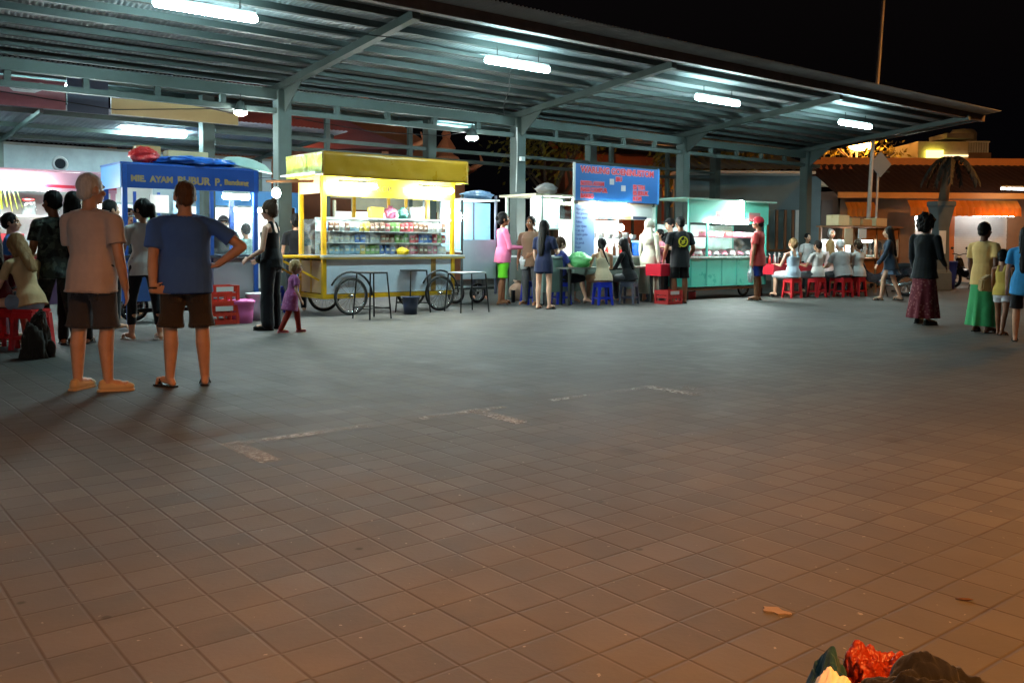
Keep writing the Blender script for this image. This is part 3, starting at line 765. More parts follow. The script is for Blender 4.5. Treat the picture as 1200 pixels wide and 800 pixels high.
def tube_light(label, p, rz, L=1.22, group=None, m=None, drop=.16, r=.055):
    t = thing('tube_light', label, 'tube light', p, rz, group)
    b = MB(); b.box((0, 0, .052), (L + .06, .075, .045)); b.build('housing', WHITE, t, bevel=.006)
    b = MB(); b.caps((-L / 2, 0, -.012), (L / 2, 0, -.012), r, r, 12); b.build('tube', m or TUBE, t, True)
    if drop:
        for x in (-L * .35, L * .35):
            b = MB(); b.cyl((x, 0, .07), (x, 0, .07 + drop), .008, .008, 6); b.build('hanger', STEELD, t)
    return t
gl = 'tube lights under the canopy roof'
tube_light('lit tube light under the canopy, the one above the blue stall', pt(-3.1, -2.0, 4.10), ROW, group=gl)
tube_light('lit tube light under the canopy, first one beyond the yellow cart', pt(1.94, -2.0, 4.07), ROW, group=gl)
tube_light('lit tube light under the canopy, above the turquoise cart', pt(6.97, -2.0, 4.02), ROW, group=gl)
tube_light('lit tube light at the far end of the canopy, near the tall pole', pt(11.93, -2.0, 3.98), ROW, group=gl)
gl = 'tube lights under the rear roofs'
tube_light('lit tube light under the low rear roof, above the red bag', pt(-1.06, 6.5, 3.50), ROW, group=gl, drop=.0)
tube_light('short lit tube light under rear roof, behind the ochre fascia of yellow cart', pt(6.6, 6.5, 4.24), ROW, L=1.0, group=gl, drop=.05)
tube_light('lit tube light high under the rear roof above the cream banner', pt(-3.4, 6.0, 4.2), ROW, L=1.5, group=gl, drop=.05)
tube_light('added tube light under the low rear roof, brightening the area behind the pink stall', pt(-5.2, 6.5, 3.50), ROW, group=gl, drop=.0)  # extra tube added to brighten the rear of the market
def bell_lamp(label, p, r=.11):
    t = thing('bell_lamp', label, 'hanging lamp', p, 0, 'lamps hanging from the canopy chord')
    b = MB(); b.lathe([(.02, .22), (.05, .20), (r * .75, .13), (r, .045), (r * .98, .04), (r * .7, .12), (.04, .19)], n=20); b.build('shade', mat('grey_lamp_shade', (88, 96, 94), .5, .2), t, True)
    b = MB(); b.lathe([(.005, -.035), (r * .6, -.028), (r * .92, 0), (r * .95, .035), (.02, .05)], n=20); b.build('globe', BULB, t, True)
    b = MB(); b.cyl((0, 0, .2), (0, 0, .34), .01, .01, 6); b.build('hanger', STEELD, t)
bell_lamp('small bell lamp with white globe between two posts, above the blue stall', pt(-1.16, 1.68, 3.38))
bell_lamp('bright floodlight-like bell lamp hanging near the second pillar', pt(3.74, 1.68, 3.33), .13)

# ------------------------------------------------------------------ banners, low rear roof and wall
def flat(name, label, cat, p, rz, w, h, m, d=.02, group=None):
    t = thing(name, label, cat, p, rz, group); b = MB(); b.box((0, 0, h / 2), (w, d, h)); b.build('sheet', m, t, bevel=.003); return t
redv = mat('red_banner_vinyl', (150, 88, 98), .5, 0, .3, 1.5, dirt=.3); navy = mat('navy_banner_vinyl', (50, 58, 80), .5, 0, .2, 3, dirt=.3); yelv = mat('yellow_banner_vinyl', (186, 160, 110), .45, 0, .1, 3)
t = flat('banner', 'faded red banner with pale car outline hung under the rear roof', 'banner', pt(-4.75, 4.35, 3.52), ROW, 2.9, .50, redv)
b = MB(); b.prism([(.42, .40), (.55, .31), (.62, .25), (.95, .25), (1.12, .33), (1.18, .41), (1.05, .44), (.88, .38), (.62, .40), (.5, .45)], -.021, -.012); b.build('car_picture', mat('pale_print', (196, 188, 190), .4), t)
b = MB(); b.prism([(.58, .375), (.65, .30), (.90, .30), (1.0, .345), (.88, .365)], -.025, -.0205); b.build('dark_print', mat('dark_print', (92, 44, 58), .4), t)
flat('banner', 'plain dark navy banner between the red and the yellow banners', 'banner', pt(-2.93, 4.33, 3.50), ROW, .70, .62, navy)
t = flat('banner', 'yellow and cream banner with a dark curved line under rear roof', 'banner', pt(-1.32, 4.36, 3.52), ROW, 2.42, .42, mat('cream_banner_vinyl', (186, 178, 164), .45, 0, .1, 3))
b = MB(); P_ = [(-1.2 + 2.4 * i / 24, .27 + .05 * math.sin(PI * (.15 + i / 24 * .8)) - .20 * max(0, i / 24 - .55) ** 1.2) for i in range(25)]
b.prism([(-1.2, .012)] + P_[::1] + [(1.2, .012)], -.016, -.0105); b.build('yellow_print', yelv, t)
b = MB(); b.tube([(x, -.017, z + .014) for x, z in P_], .016, 6); b.build('curve_print', mat('brown_print', (96, 76, 70), .5), t)
# low rear roof
t = thing('rear_shed', 'low corrugated rear roof on thin posts behind the stalls', 'shed', pt(0, 0), ROW)
b = MB(); n = 500; vs = []; fs = []
for i in range(n + 1):
    x = -11 + 13.6 * i / n; w_ = .010 * math.sin(2 * PI * x / .1)
    vs += [(x, 4.75, 3.66 + w_), (x, 9.3, 3.40 + w_), (x, 4.75, 3.664 + w_), (x, 9.3, 3.404 + w_)]
for i in range(n): 
    k = i * 4; fs += [(k, k + 4, k + 5, k + 1), (k + 2, k + 3, k + 7, k + 6), (k, k + 2, k + 6, k + 4), (k + 1, k + 5, k + 7, k + 3)]
b.add(vs, fs); b.build('roof_sheet', mat('aged_rear_sheet', (150, 146, 156), .45, .25, .3, 1.5, dirt=.3), t, True)
for q in (5.3, 6.9, 8.3):
    b = MB(); z = 3.66 - (q - 4.75) * .057; b.span((-11, q - .03, z - .10), (2.5, q + .03, z - .012)); b.build('purlin', STEEL, t)
for x in (-8, -3.6, 2.2):
    b = MB(); b.span((x - .04, 8.6, 0), (x + .04, 8.68, 3.33)); b.build('post', STEEL, t)
    b = MB(); b.bar((x, 4.8, 3.53), (x, 9.2, 3.28), .06, .08); b.build('rafter', STEEL, t)
t = thing('rear_wall', 'stained pale grey concrete wall closing off the market behind the stalls', 'wall', pt(-4.2, 9.4), ROW)
b = MB(); b.span((-8, -.1, 0), (7.0, .1, 3.3)); b.build('masonry', mat('stained_grey_render', (150, 160, 166), .85, 0, .25, .9, .3, dirt=.55), t)
b = MB(); b.span((-8, -.14, 3.3), (7.0, .14, 3.36)); b.build('coping', CONC, t)

# ------------------------------------------------------------------ food carts
def frame_box(b, x0, x1, y0, y1, z0, z1, w):
    """twelve bars of a box frame"""
    for x in (x0, x1):
        for y in (y0, y1): b.span((x - w / 2, y - w / 2, z0), (x + w / 2, y + w / 2, z1))
    for z in (z0 + w / 2, z1 - w / 2):
        for y in (y0, y1): b.span((x0 + w / 2, y - w / 2, z - w / 2), (x1 - w / 2, y + w / 2, z + w / 2))
        for x in (x0, x1): b.span((x - w / 2, y0 + w / 2, z - w / 2), (x + w / 2, y1 - w / 2, z + w / 2))
def bag_mesh(name, r, m, parent=None, nz=.35, tie=True, n=26, fr=5, seed=0):
    b = MB(); off = V((seed * 1.7, seed, 0)); rs = []
    for i in range(16):
        f = i / 15; z = r[2] * 2 * f; q = math.sin(PI * min(1, .12 + f * .86)) ** .6
        if tie and f > .8: q = .22 + (f - .8) * 1.2
        ring = []
        for k in range(n):
            a = 2 * PI * k / n; p = V((math.cos(a), math.sin(a), f * 2.5))
            e = 1 + nz * noise.noise(p * fr * .35 + off) + nz * .5 * noise.noise(p * fr + off)
            ring.append(V((r[0] * q * e * math.cos(a), r[1] * q * e * math.sin(a), max(0, z * (1 + (.10 * noise.noise(p * 2 + off) if f > .2 else 0))))))
        rs.append(ring)
    b.rings(rs); return b.build(name, m, parent, True)
def wheel(parent, x, y, z, R0=.315):
    w = MB(); w.torus((x, y, z), R0 - .022, .022, 'y', 40, 8); wo = w.build('wheel', RUBBER, parent, True)
    w = MB(); w.torus((x, y, z), R0 - .050, .013, 'y', 40, 6); w.build('rim', CHROME, wo, True)
    w = MB()
    for k in range(18):
        a = 2 * PI * k / 18; q = 2 * PI * (k + (1.5 if k % 2 else -1.5)) / 18
        w.bar((x + .03 * math.cos(q), y + (.02 if k % 2 else -.02), z + .03 * math.sin(q)), (x + (R0 - .055) * math.cos(a), y, z + (R0 - .055) * math.sin(a)), .0035)
    w.build('spokes', CHROME, wo)
    w = MB(); w.cyl((x, y - .045, z), (x, y + .045, z), .026, .026, 12); w.build('hub', CHROME, wo, True)
    return wo
# ---- yellow cart
def yellow_cart():
    t = thing('food_cart', 'yellow snack cart on bicycle wheels with ochre fascia and packet display', 'food cart', pt(0, 0), ROW)
    x0, x1, d = -.49, 2.12, .87
    for y in (.03, d - .03):
        for x in (x0 + .03, x1 - .03):
            b = MB(); b.box((x, y, 1.29), (.07, .07, 1.98)); b.build('post', YEL, t, bevel=.006)
    for x in (.55, 1.25, 1.62):
        b = MB(); b.box((x, d - .03, 1.8), (.05, .04, .42)); b.build('rear_mullion', YEL, t)
    b = MB(); b.span((x0 + .072, .012, .36), (x1 - .072, .03, .92)); b.build('front_panel', mat('shiny_white_panel', (226, 232, 242), .28, 0, .06, 2), t)
    b = MB(); b.span((1.62, .002, .36), (1.72, .010, .92)); b.build('mullion', mat('ochre_board', (150, 108, 40), .5), t)
    b = MB(); b.span((x0 + .072, d - .03, .36), (x1 - .072, d - .012, .92)); b.build('rear_panel', WHITE, t)
    for a, c in ((.075, .425), (.465, .80)):
        b = MB(); b.span((x0 + .01, a, .37), (x0 + .03, c, .90)); b.build('side_panel', mat('tan_side_panel', (214, 168, 118), .4, 0, .1, 3), t)
        b = MB(); b.span((x1 - .03, a, .37), (x1 - .01, c, .90)); b.build('side_panel', mat('tan_side_panel', (214, 168, 118)), t)
    b = MB(); b.span((x0 + .002, .43, .37), (x0 + .034, .46, .92)); b.span((x0, .0, .28), (x1, .05, .35)); b.span((x0, d - .05, .28), (x1, d, .35)); b.span((x0, .05, .28), (x0 + .05, d - .05, .35)); b.span((x1 - .05, .05, .28), (x1, d - .05, .35)); b.build('base_frame', YEL, t)
    b = MB(); b.span((x0 + .05, .05, .30), (x1 - .05, d - .05, .315)); b.build('floor_board', WOOD, t)
    b = MB(); b.span((x0 - .02, -.05, .955), (2.32, d + .02, .995)); b.build('counter', mat('pale_counter', (188, 194, 196), .3, .2, .1, 3), t, bevel=.008)
    b = MB(); b.span((x0 - .02, -.052, .925), (2.32, -.03, .954)); b.span((x0 - .02, -.03, .925), (x0, d, .954)); b.build('counter_edge', mat('brass_edge', (150, 128, 60), .5, .2), t)
    b = MB(); b.span((x0 - .78, .05, .945), (x0 - .022, d - .05, .985)); b.build('side_counter', YEL, t, bevel=.008)
    b = MB(); b.bar((x0 - .74, .1, .95), (x0 - .02, .1, .58), .03); b.bar((x0 - .74, d - .1, .95), (x0 - .02, d - .1, .58), .03); b.build('counter_brace', YEL, t)
    # glass case
    b = MB(); b.span((x0 + .07, .022, 1.0), (x1 - .07, .028, 1.585)); b.build('case_glass', CLEAR, t)
    b = MB(); b.span((x0 + .02, .08, 1.0), (x0 + .026, d - .08, 1.585)); b.build('case_glass', GLASS, t)
    b = MB(); b.span((x0 + .066, .0, 1.586), (x1 - .066, .03, 1.615)); b.span((x0 + .066, .39, 1.586), (x1 - .066, .42, 1.615)); b.build('case_top_rail', mat('pale_counter', (188, 194, 196)), t)
    b = MB(); b.span((x0 + .066, .032, 1.596), (x1 - .066, .388, 1.604)); b.build('case_top', CLEAR, t)
    b = MB(); b.span((x0 + .07, .40, .997), (x1 - .07, .412, 1.584)); b.build('case_back', WHITE, t)
    for z in (1.19, 1.38):
        b = MB(); b.span((x0 + .07, .05, z), (x1 - .07, .398, z + .010)); b.build('case_shelf', WHITE, t)
    # sign board over the opening + canopy box
    b = MB(); b.span((x0 + .066, .005, 1.96), (x1 - .066, .045, 2.275)); sb = b.build('name_board', mat('lemon_board', (238, 206, 40), .4, 0, .1, 3), t)
    for tx, x, sz in (('JUS', -.36, .15), ('KOPI', .52, .14), ('TEH', 1.0, .14), ('MIE', 1.86, .12)): textmesh(tx, sz, mat('grey_letters', (96, 88, 60), .5), sb, (x, .0035, 2.06), depth=.002)
    b = MB(); b.span((x0 - .015, .06, 2.0), (x0 + .01, d - .06, 2.27)); b.build('side_board', mat('tan_side_panel', (214, 168, 118)), t)
    b = MB(); b.span((x0 - .30, -.33, 2.285), (2.10, .93, 2.31)); b.build('roof_board', WHITE, t)
    def vinyl(nm, x_a, y_a, x_b, y_b, m):
        b = MB(); n = 60; vs = []; fs = []
        for i in range(n + 1):
            f = i / n; x = x_a + (x_b - x_a) * f; y = y_a + (y_b - y_a) * f
            for j in range(9):
                g = j / 8; w_ = .018 * noise.noise(V((f * 9, g * 2.2, x_a))) + .012 * noise.noise(V((f * 22 + g * 3, g * 4, 3)))
                nx, ny = (0, -1) if y_a == y_b else (-1, 0)
                if x_a == x_b and x_a > 1: nx = 1
                vs.append((x + nx * w_, y + ny * w_, 2.25 + .38 * g - (.012 * noise.noise(V((f * 7, 1, 8))) if j == 0 else 0)))
        for i in range(n):
            for j in range(8): fs.append((i * 9 + j, (i + 1) * 9 + j, (i + 1) * 9 + j + 1, i * 9 + j + 1))
        b.add(vs, fs); o = b.build(nm, m, t, True); md = o.modifiers.new('s', 'SOLIDIFY'); md.thickness = .004
    xa, xb, yf, yb = S(378, -.36, 2.45), S(549, -.36, 2.45), -.36, .95
    vinyl('fascia', xa + .01, yf, xb - .01, yf, OLIVE); vinyl('side_fascia', xa, yb, xa, yf + .01, LIME); vinyl('side_fascia', xb, yf + .01, xb, yb, LIME)
    b = MB(); b.span((xa + .02, yf + .02, 2.625), (xb - .02, yb - .02, 2.64)); b.build('roof_sheet', OLIVE, t)
    for x in (0.0, 1.78):
        for y in (-.04, d + .04): wheel(t, x, y, .316)
        b = MB(); b.cyl((x, .0, .316), (x, d, .316), .016, .016, 8); b.build('axle', BLACKM, t)
        b = MB(); b.tube([(x + .40 * math.cos(a), -.04, .316 + .40 * math.sin(a)) for a in [PI * (.0 + .85 * q / 12) for q in range(13)]], .018, 6); b.build('mudguard', BLACKM, t, True)
    return t
yellow_cart()
def stall_lamp(label, p, L=.6, r=.03, rz=ROW, m=None, group='tube lights on the stalls'):
    return tube_light(label, p, rz, L=L, m=m or TUBE2, drop=0, r=r, group=group)
stall_lamp('bright tube light under ochre fascia of the yellow cart, near the toddler', pt(.05, -.16, 2.14), .66, .045)
stall_lamp('bright tube light under ochre fascia of the yellow cart, near its grey neighbour', pt(1.60, -.16, 2.13), .66, .045)
# packets in the display
PC = [('red', (196, 52, 58)), ('blue', (62, 110, 190)), ('white', (220, 222, 220)), ('pink', (222, 120, 140)), ('green', (110, 168, 70)), ('yellow', (222, 190, 60)), ('brown', (120, 74, 52)), ('pale blue', (150, 196, 220))]
rr = random.Random(3); pk = {}
for cn, c in PC:
    b = MB(); b.rings([[V((x, y * th, z)) for x, y in ((-.045, -1), (.045, -1), (.045, 1), (-.045, 1))] for z, th in ((0, .003), (.02, .014), (.075, .018), (.125, .012), (.145, .002))])
    b.cur = 1; b.span((-.030, -.0195, .05), (.030, -.0150, .085))
    c = tuple(int(v * .85 + 235 * .15) for v in c); pk[cn] = b.build('snack_packet', [plastic('packet_' + cn.replace(' ', '_'), c, .3), plastic('packet_print', (232, 224, 196) if cn != 'white' else (170, 60, 60), .4)], None, True)
used = set()
for row, (z, rn) in enumerate(((1.008, 'bottom'), (1.201, 'middle'), (1.391, 'top'))):
    i = 0; x = -.38
    while x < 2.0:
        run = rr.choice((1, 1, 2, 2, 3)); cn = rr.choice(PC)[0]
        for _ in range(run):
            if x > 2.0: break
            o = pk[cn] if cn not in used else pk[cn].copy()
            if cn in used: COL.objects.link(o)
            used.add(cn)
            o.location = pt(x, .13 + rr.uniform(-.02, .02), z); o.rotation_euler = (rr.uniform(-.06, .06), 0, ROW + rr.uniform(-.15, .15)); o.scale = (1, 1, rr.uniform(.93, 1.12))
            tag(o, 'small %s snack packet standing on the %s shelf of the yellow cart display' % (cn, rn), 'packet', '%s packets on the %s shelf' % (cn, rn)); x += .098
for row in (1.01, 1.21):
    pass
def carton(label, p, d, m, rz=None, flaps=False, name='carton', cat='box', group=None, tape=True):
    t = thing(name, label, cat, p, ROW if rz is None else rz, group)
    b = MB(); b.box((0, 0, d[2] / 2), d); b.build('box_body', m, t, bevel=.006)
    b = MB(); b.span((-d[0] / 2 - .002, -.025, d[2] + .0005), (d[0] / 2 + .002, .025, d[2] + .002)); b.span((-d[0] / 2 - .003, -.025, d[2] * .7), (-d[0] / 2 - .0005, .025, d[2])); b.build('tape', mat('packing_tape', (190, 160, 110), .3), t)
    return t
def topbag(label, p, r, m, cat='plastic bag', seed=0, tie=True, nz=.35, name='plastic_bag'):
    o = bag_mesh(name, r, m, None, nz, tie, seed=seed); o.location = p; o.rotation_euler = (0, 0, ROW + seed); return tag(o, label, cat)
topbag('crumpled yellow plastic bag lying on the counter edge of the yellow cart', pt(1.03, .02, .998), (.13, .05, .06), plastic('yellow_film', (236, 208, 40), .25, .3), seed=2, tie=False)
carton('small yellow carton on top of the yellow cart display case', pt(.62, .22, 1.6165), (.24, .16, .19), mat('yellow_card', (232, 196, 60), .6))
topbag('pink bag of snacks on top of the yellow cart display case', pt(.92, .22, 1.6165), (.11, .09, .11), plastic('pink_film', (232, 140, 176), .3, .3), seed=3, nz=.5)
topbag('mint green bag on top of the yellow cart display case', pt(1.16, .22, 1.6165), (.11, .09, .10), plastic('mint_film', (130, 206, 190), .3, .3), seed=4, nz=.5)
carton('white box on top of the yellow cart display case', pt(1.42, .22, 1.6165), (.26, .18, .21), mat('white_card', (218, 220, 220), .6))

# ---- metal bar stools in front of the yellow cart
def frame_stool(label, p, rz, h, w, m, seat_m, group, rails=True):
    t = thing('metal_stool', label, 'stool', p, rz, group)
    b = MB(); b.box((0, 0, h - .012), (w, w, .024)); b.build('seat', seat_m, t, bevel=.006)
    for sx in (-1, 1):
        for sy in (-1, 1):
            b = MB(); b.bar((sx * (w / 2 - .012), sy * (w / 2 - .012), h - .024), (sx * (w / 2 + .035), sy * (w / 2 + .035), 0), .022); b.build('leg', m, t)
    if rails:
        b = MB(); q = w / 2 + .018; z = h * .22
        for sx in (-1, 1): b.bar((sx * q, -q, z), (sx * q, q, z), .014); b.bar((-q, sx * q, z + .015), (q, sx * q, z + .015), .014)
        b.build('foot_rail', m, t)
    return t
g_ = G(436, 373); frame_stool('tall black metal frame stool beside the front wheel of the yellow cart', (*g_, 0), ROW + .15, .74, .36, BLACKM, mat('black_vinyl', (30, 30, 32), .5), 'metal stools at the yellow cart')
g_ = G(484, 366); frame_stool('tall black metal stool by the yellow cart, with a dark bucket under it', (*g_, 0), ROW + .05, .74, .36, BLACKM, mat('black_vinyl', (30, 30, 32), .5), 'metal stools at the yellow cart')
g_ = G(547, 365); frame_stool('metal stool with pale square top in front of the grey board', (*g_, 0), ROW - .1, .70, .50, BLACKM, mat('pale_counter', (188, 194, 196)), 'metal stools at the yellow cart', False)
def bucket(label, p, r0, r1, h, m, lid=None, handle=True, name='bucket', cat='bucket'):
    t = thing(name, label, cat, p, .4)
    b = MB(); b.lathe([(r0, 0), (r0 + (r1 - r0) * .5, h * .5), (r1, h * .94), (r1 + .012, h * .95), (r1 + .012, h), (r1 - .01, h), (r0 - .01, .02)], n=28); b.build('tub', m, t, True)
    if lid:
        b = MB(); b.lathe([(r1 + .018, h + .001), (r1 + .018, h + .03), (r1 - .02, h + .045), (.02, h + .05)], n=28); b.build('lid', lid, t, True)
    if handle:
        b = MB(); b.tube([((r1 + .01) * math.cos(a), (r1 + .01) * math.sin(a) * .3 - .02, h * .92 - .12 * math.sin(a)) for a in [PI * q / 10 for q in range(11)]], .005, 5); b.build('handle', BLACKM, t, True)
    return t
g_ = G(481, 368); bucket('small dark blue bucket under a tall black metal stool', (*g_, 0), .11, .14, .30, plastic('navy_plastic', (40, 52, 80)))

# ---- plastic stools
def plastic_stool(label, p, rz, m, group, h=.45):
    t = thing('plastic_stool', label, 'stool', p, rz, group)
    b = MB(); b.box((0, 0, h - .02), (.29, .29, .04)); b.build('seat', m, t, bevel=.014)
    for sx in (-1, 1):
        for sy in (-1, 1):
            b = MB(); b.rings([[V((sx * (c + a * q), sy * (c + e * q), z)) for a, e in ((-1, -1), (1, -1), (1, 1), (-1, 1))] for z, c, q in ((h - .041, .112, .030), (h * .5, .128, .024), (0, .148, .020))]); b.build('leg', m, t)
    b = MB(); z = h * .26
    for e in (-1, 1): b.span((-.118, e * .140 - .006, z), (.118, e * .140 + .006, z + .032)); b.span((e * .140 - .006, -.118, z), (e * .140 + .006, .118, z + .032))
    b.build('brace', m, t)
    b = MB()
    for e in (-1, 1): b.span((-.13, e * .136 - .004, h - .10), (.13, e * .136 + .004, h - .042)); b.span((e * .136 - .004, -.13, h - .10), (e * .136 + .004, .13, h - .042))
    b.build('apron', m, t)
    return t
REDP = plastic('red_plastic', (206, 40, 48)); BLUPL = plastic('blue_plastic', (34, 56, 190)); GREYP = plastic('grey_plastic', (78, 82, 100))

# ---- blue stall
def blue_stall():
    s0, t0 = -3.5, .2
    t = thing('food_stall', 'blue framed noodle stall with lettered fascia and glass sides', 'food stall', pt(s0, t0), ROW)
    L, D = 1.95, .95
    for x in (0, L):
        for y in (0, D):
            b = MB(); b.box((x, y, 1.30), (.07, .07, 2.0)); b.build('post', BLUEP, t, bevel=.006)
    b = MB(); b.box((1.26, 0, 1.47), (.05, .05, .98)); b.build('mullion', BLUEP, t)
    for x in (.42, .78):
        b = MB(); b.box((x, D, 1.47), (.04, .04, .98)); b.build('rear_mullion', BLUEP, t)
    b = MB(); b.span((-.04, -.035, 1.965), (L + .04, -.012, 2.30)); fa = b.build('fascia', mat('blue_sign', (24, 58, 124), .4, 0, .12, 3), t)
    gold = mat('dull_gold_letters', (140, 112, 72), .5, 0, .3, 20)
    for tx, x, sz, z in (('MIE.', .08, .12, 2.06), ('AYAM', .35, .12, 2.06), ('BUBUR', .74, .155, 2.05), ('P.', 1.30, .15, 2.05), ('Bandung', 1.45, .11, 2.07)): textmesh(tx, sz, gold, fa, (x, -.036, z), depth=.003, bold=.006)
    b = MB(); b.span((-.055, -.01, 1.965), (-.036, D + .03, 2.30)); b.build('side_fascia', LBLUE, t)
    b = MB(); b.span((L + .036, -.01, 1.965), (L + .055, D + .03, 2.30)); b.build('side_fascia', BLUEP, t)
    b = MB(); b.span((-.06, -.04, 2.303), (L + .06, D + .05, 2.33)); b.build('roof', BLUEP, t)
    b = MB(); b.span((-.03, -.06, .965), (L + .03, D, 1.0)); b.build('counter', mat('dark_counter', (60, 66, 78), .4), t)
    b = MB(); b.span((1.28, -.005, .33), (L - .036, .012, .96)); b.build('front_panel', mat('grey_metal_panel', (150, 152, 156), .45, .3, .15, 3), t)
    b = MB(); b.span((.036, -.005, .33), (1.278, .012, .96)); b.build('front_panel', mat('blue_panel', (40, 74, 130), .45, 0, .2, 3, dirt=.3), t)
    b = MB(); b.span((-.012, .036, .33), (.012, D - .036, .96)); b.build('side_panel', BLUEP, t)
    b = MB(); b.span((.036, -.004, 1.0), (1.235, .004, 1.62)); b.build('glass_pane', GLASS, t)
    b = MB(); b.span((1.285, -.004, 1.0), (L - .036, .004, 1.5)); b.build('glass_pane', GLASS, t)
    b = MB(); b.span((.036, .1, 1.56), (1.23, .5, 1.575)); b.build('shelf', WHITE, t)
    b = MB(); b.span((1.0, D - .02, 1.02), (1.24, D, 1.95)); b.build('menu_board', mat('pale_blue_board', (130, 186, 220), .4), t)
    b = MB(); b.span((.62, D - .02, 1.05), (.95, D - .002, 1.60)); b.build('poster', mat('green_poster', (140, 200, 120), .5, 0, .4, 8), t)
    b = MB(); b.span((.64, D - .021, 1.64), (.93, D - .003, 1.92)); b.build('poster', mat('white_poster', (220, 214, 206), .5, 0, .3, 14), t)
    b = MB(); b.box((.98, -.15 + .6, .165), (1.8, .06, .06)); b.build('axle', BLACKM, t)
    for x in (.25, 1.7): wheel(t, x, .5, .22, .22)
    for x in (.06, L - .06):
        b = MB(); b.box((x, .08, .16), (.05, .05, .32)); b.build('prop_leg', BLUEP, t)
    return t
blue_stall()
def fr(s, t, z=0): return pt(s, t, z)
stall_lamp('bright tube light inside the blue stall under its fascia', pt(-1.86, .18, 1.90), .36, .04)
topbag('big knotted red plastic bag lying on the blue stall roof', fr(-3.14, .45, 2.333), (.25, .2, .125), plastic('red_film', (226, 60, 62), .25, .25), seed=1, nz=.3, tie=False)
o = bag_mesh('tarpaulin', (.62, .32, .075), plastic('blue_tarp', (46, 118, 214), .35), None, .45, False, 60, 12, 5); o.location = fr(-2.42, .42, 2.333); o.rotation_euler = (0, 0, ROW); tag(o, 'crumpled bright blue tarpaulin folded on the blue stall roof', 'tarpaulin')
carton('plain cardboard box at the back of the blue stall roof, by the red bag', fr(-2.98, .85, 2.333), (.34, .24, .30), CARD)
carton('long pale cardboard box on the blue stall roof behind the tarpaulin', fr(-2.38, .88, 2.333), (.62, .24, .26), CARDL)
t = thing('tray_parasol', 'folded pale green parasol with white arms resting on the blue stall roof', 'parasol', fr(-1.60, .45, 2.36), ROW)
b = MB(); b.lathe([(.44, .0), (.42, .03), (.30, .115), (.12, .155), (.01, .16)], n=26, sx=1, sy=.7); b.lathe([(.43, -.002), (.29, .10), (.01, .145)], n=26, sx=1, sy=.7); cm = b.build('canopy', cloth('mint_canvas', (176, 206, 200)), t, True)
b = MB(); b.tube([(-.05, -.2, .06), (.02, -.24, -.005), (.12, -.25, .055)], .012, 6); b.tube([(.0, 0, .13), (.12, .02, -.02)], .012, 6); b.build('arm', WHITE, t, True)
t.rotation_euler = (.12, .16, ROW)
# goods by the blue stall
def crate(label, p, rz, m, d=(.40, .32, .28), group=None):
    t = thing('bottle_crate', label, 'crate', p, rz, group); w, l, h = d
    b = MB()
    for z0, z1 in ((0, .06), (.12, .17), (h - .09, h)):
        for e in (-1, 1): b.span((-w / 2, e * l / 2 - .008, z0), (w / 2, e * l / 2 + .008, z1)); b.span((e * w / 2 - .008, -l / 2, z0 + .0015), (e * w / 2 + .008, l / 2, z1 - .0015))
    for sx in (-1, 1):
        for sy in (-1, 1): b.span((sx * w / 2 - .022, sy * l / 2 - .022, .001), (sx * w / 2 + .022, sy * l / 2 + .022, h + .0015))
    for q in (-.25, 0, .25): b.span((q * w - .012, -l / 2 - .0095, .0), (q * w + .012, -l / 2 + .0065, h - .01))
    b.span((-w / 2, -l / 2, .004), (w / 2, l / 2, .02)); b.build('shell', m, t)
    b = MB(); b.span((-.13, -l / 2 - .013, h - .085), (.13, -l / 2 - .0085, h - .015)); b.build('label_plate', mat('white_label', (214, 210, 206), .5, 0, .1), t)
    return t
RC = plastic('red_crate_plastic', (206, 58, 40))
g_ = G(258, 379); crate('orange red bottle crate on the paving by the blue stall, lower of two', (*g_, 0), ROW, RC, group='bottle crates by the blue stall')
crate('orange red bottle crate stacked on top of another by the blue stall', (g_[0], g_[1], .283), ROW + .06, RC, group='bottle crates by the blue stall')
g_ = G(283, 378); bucket('pink lidded plastic tub on the paving next to the red crates', (*g_, 0), .16, .185, .30, plastic('pink_plastic', (226, 110, 180)), plastic('pink_plastic', (226, 110, 180)), False, 'plastic_tub', 'tub')
g_ = G(303, 375); bucket('pale grey bucket standing behind the woman in black tank top', (*g_, 0), .15, .18, .42, plastic('pale_plastic', (186, 196, 200)))
g_ = G(320, 366); plastic_stool('blue plastic stool half hidden behind the woman in black tank top', (*g_, 0), ROW, BLUPL, 'blue plastic stools')
t = thing('work_lamp', 'bare bright bulb on a bent arm between blue stall and yellow cart', 'lamp', pt(-1.15, .3, 1.98), 0)
b = MB(); b.ell((0, 0, 0), (.07, .07, .08), 14, 10); b.build('bulb', BULB, t, True)
b = MB(); b.cyl((0, 0, .07), (0, 0, .13), .025, .02, 10); b.tube([(0, 0, .13), (0, .02, .2), (-.10, .06, .24), (-.36, .08, .24)], .012, 6); b.build('arm', STEELD, t, True)
b = MB(); b.bar(pt(-1.32, .3, 2.16), pt(-.5, .3, 2.20), .03, .04); o = b.build('timber_batten', WOOD); tag(o, 'thin timber batten joining blue stall and yellow cart at lamp height', 'batten')

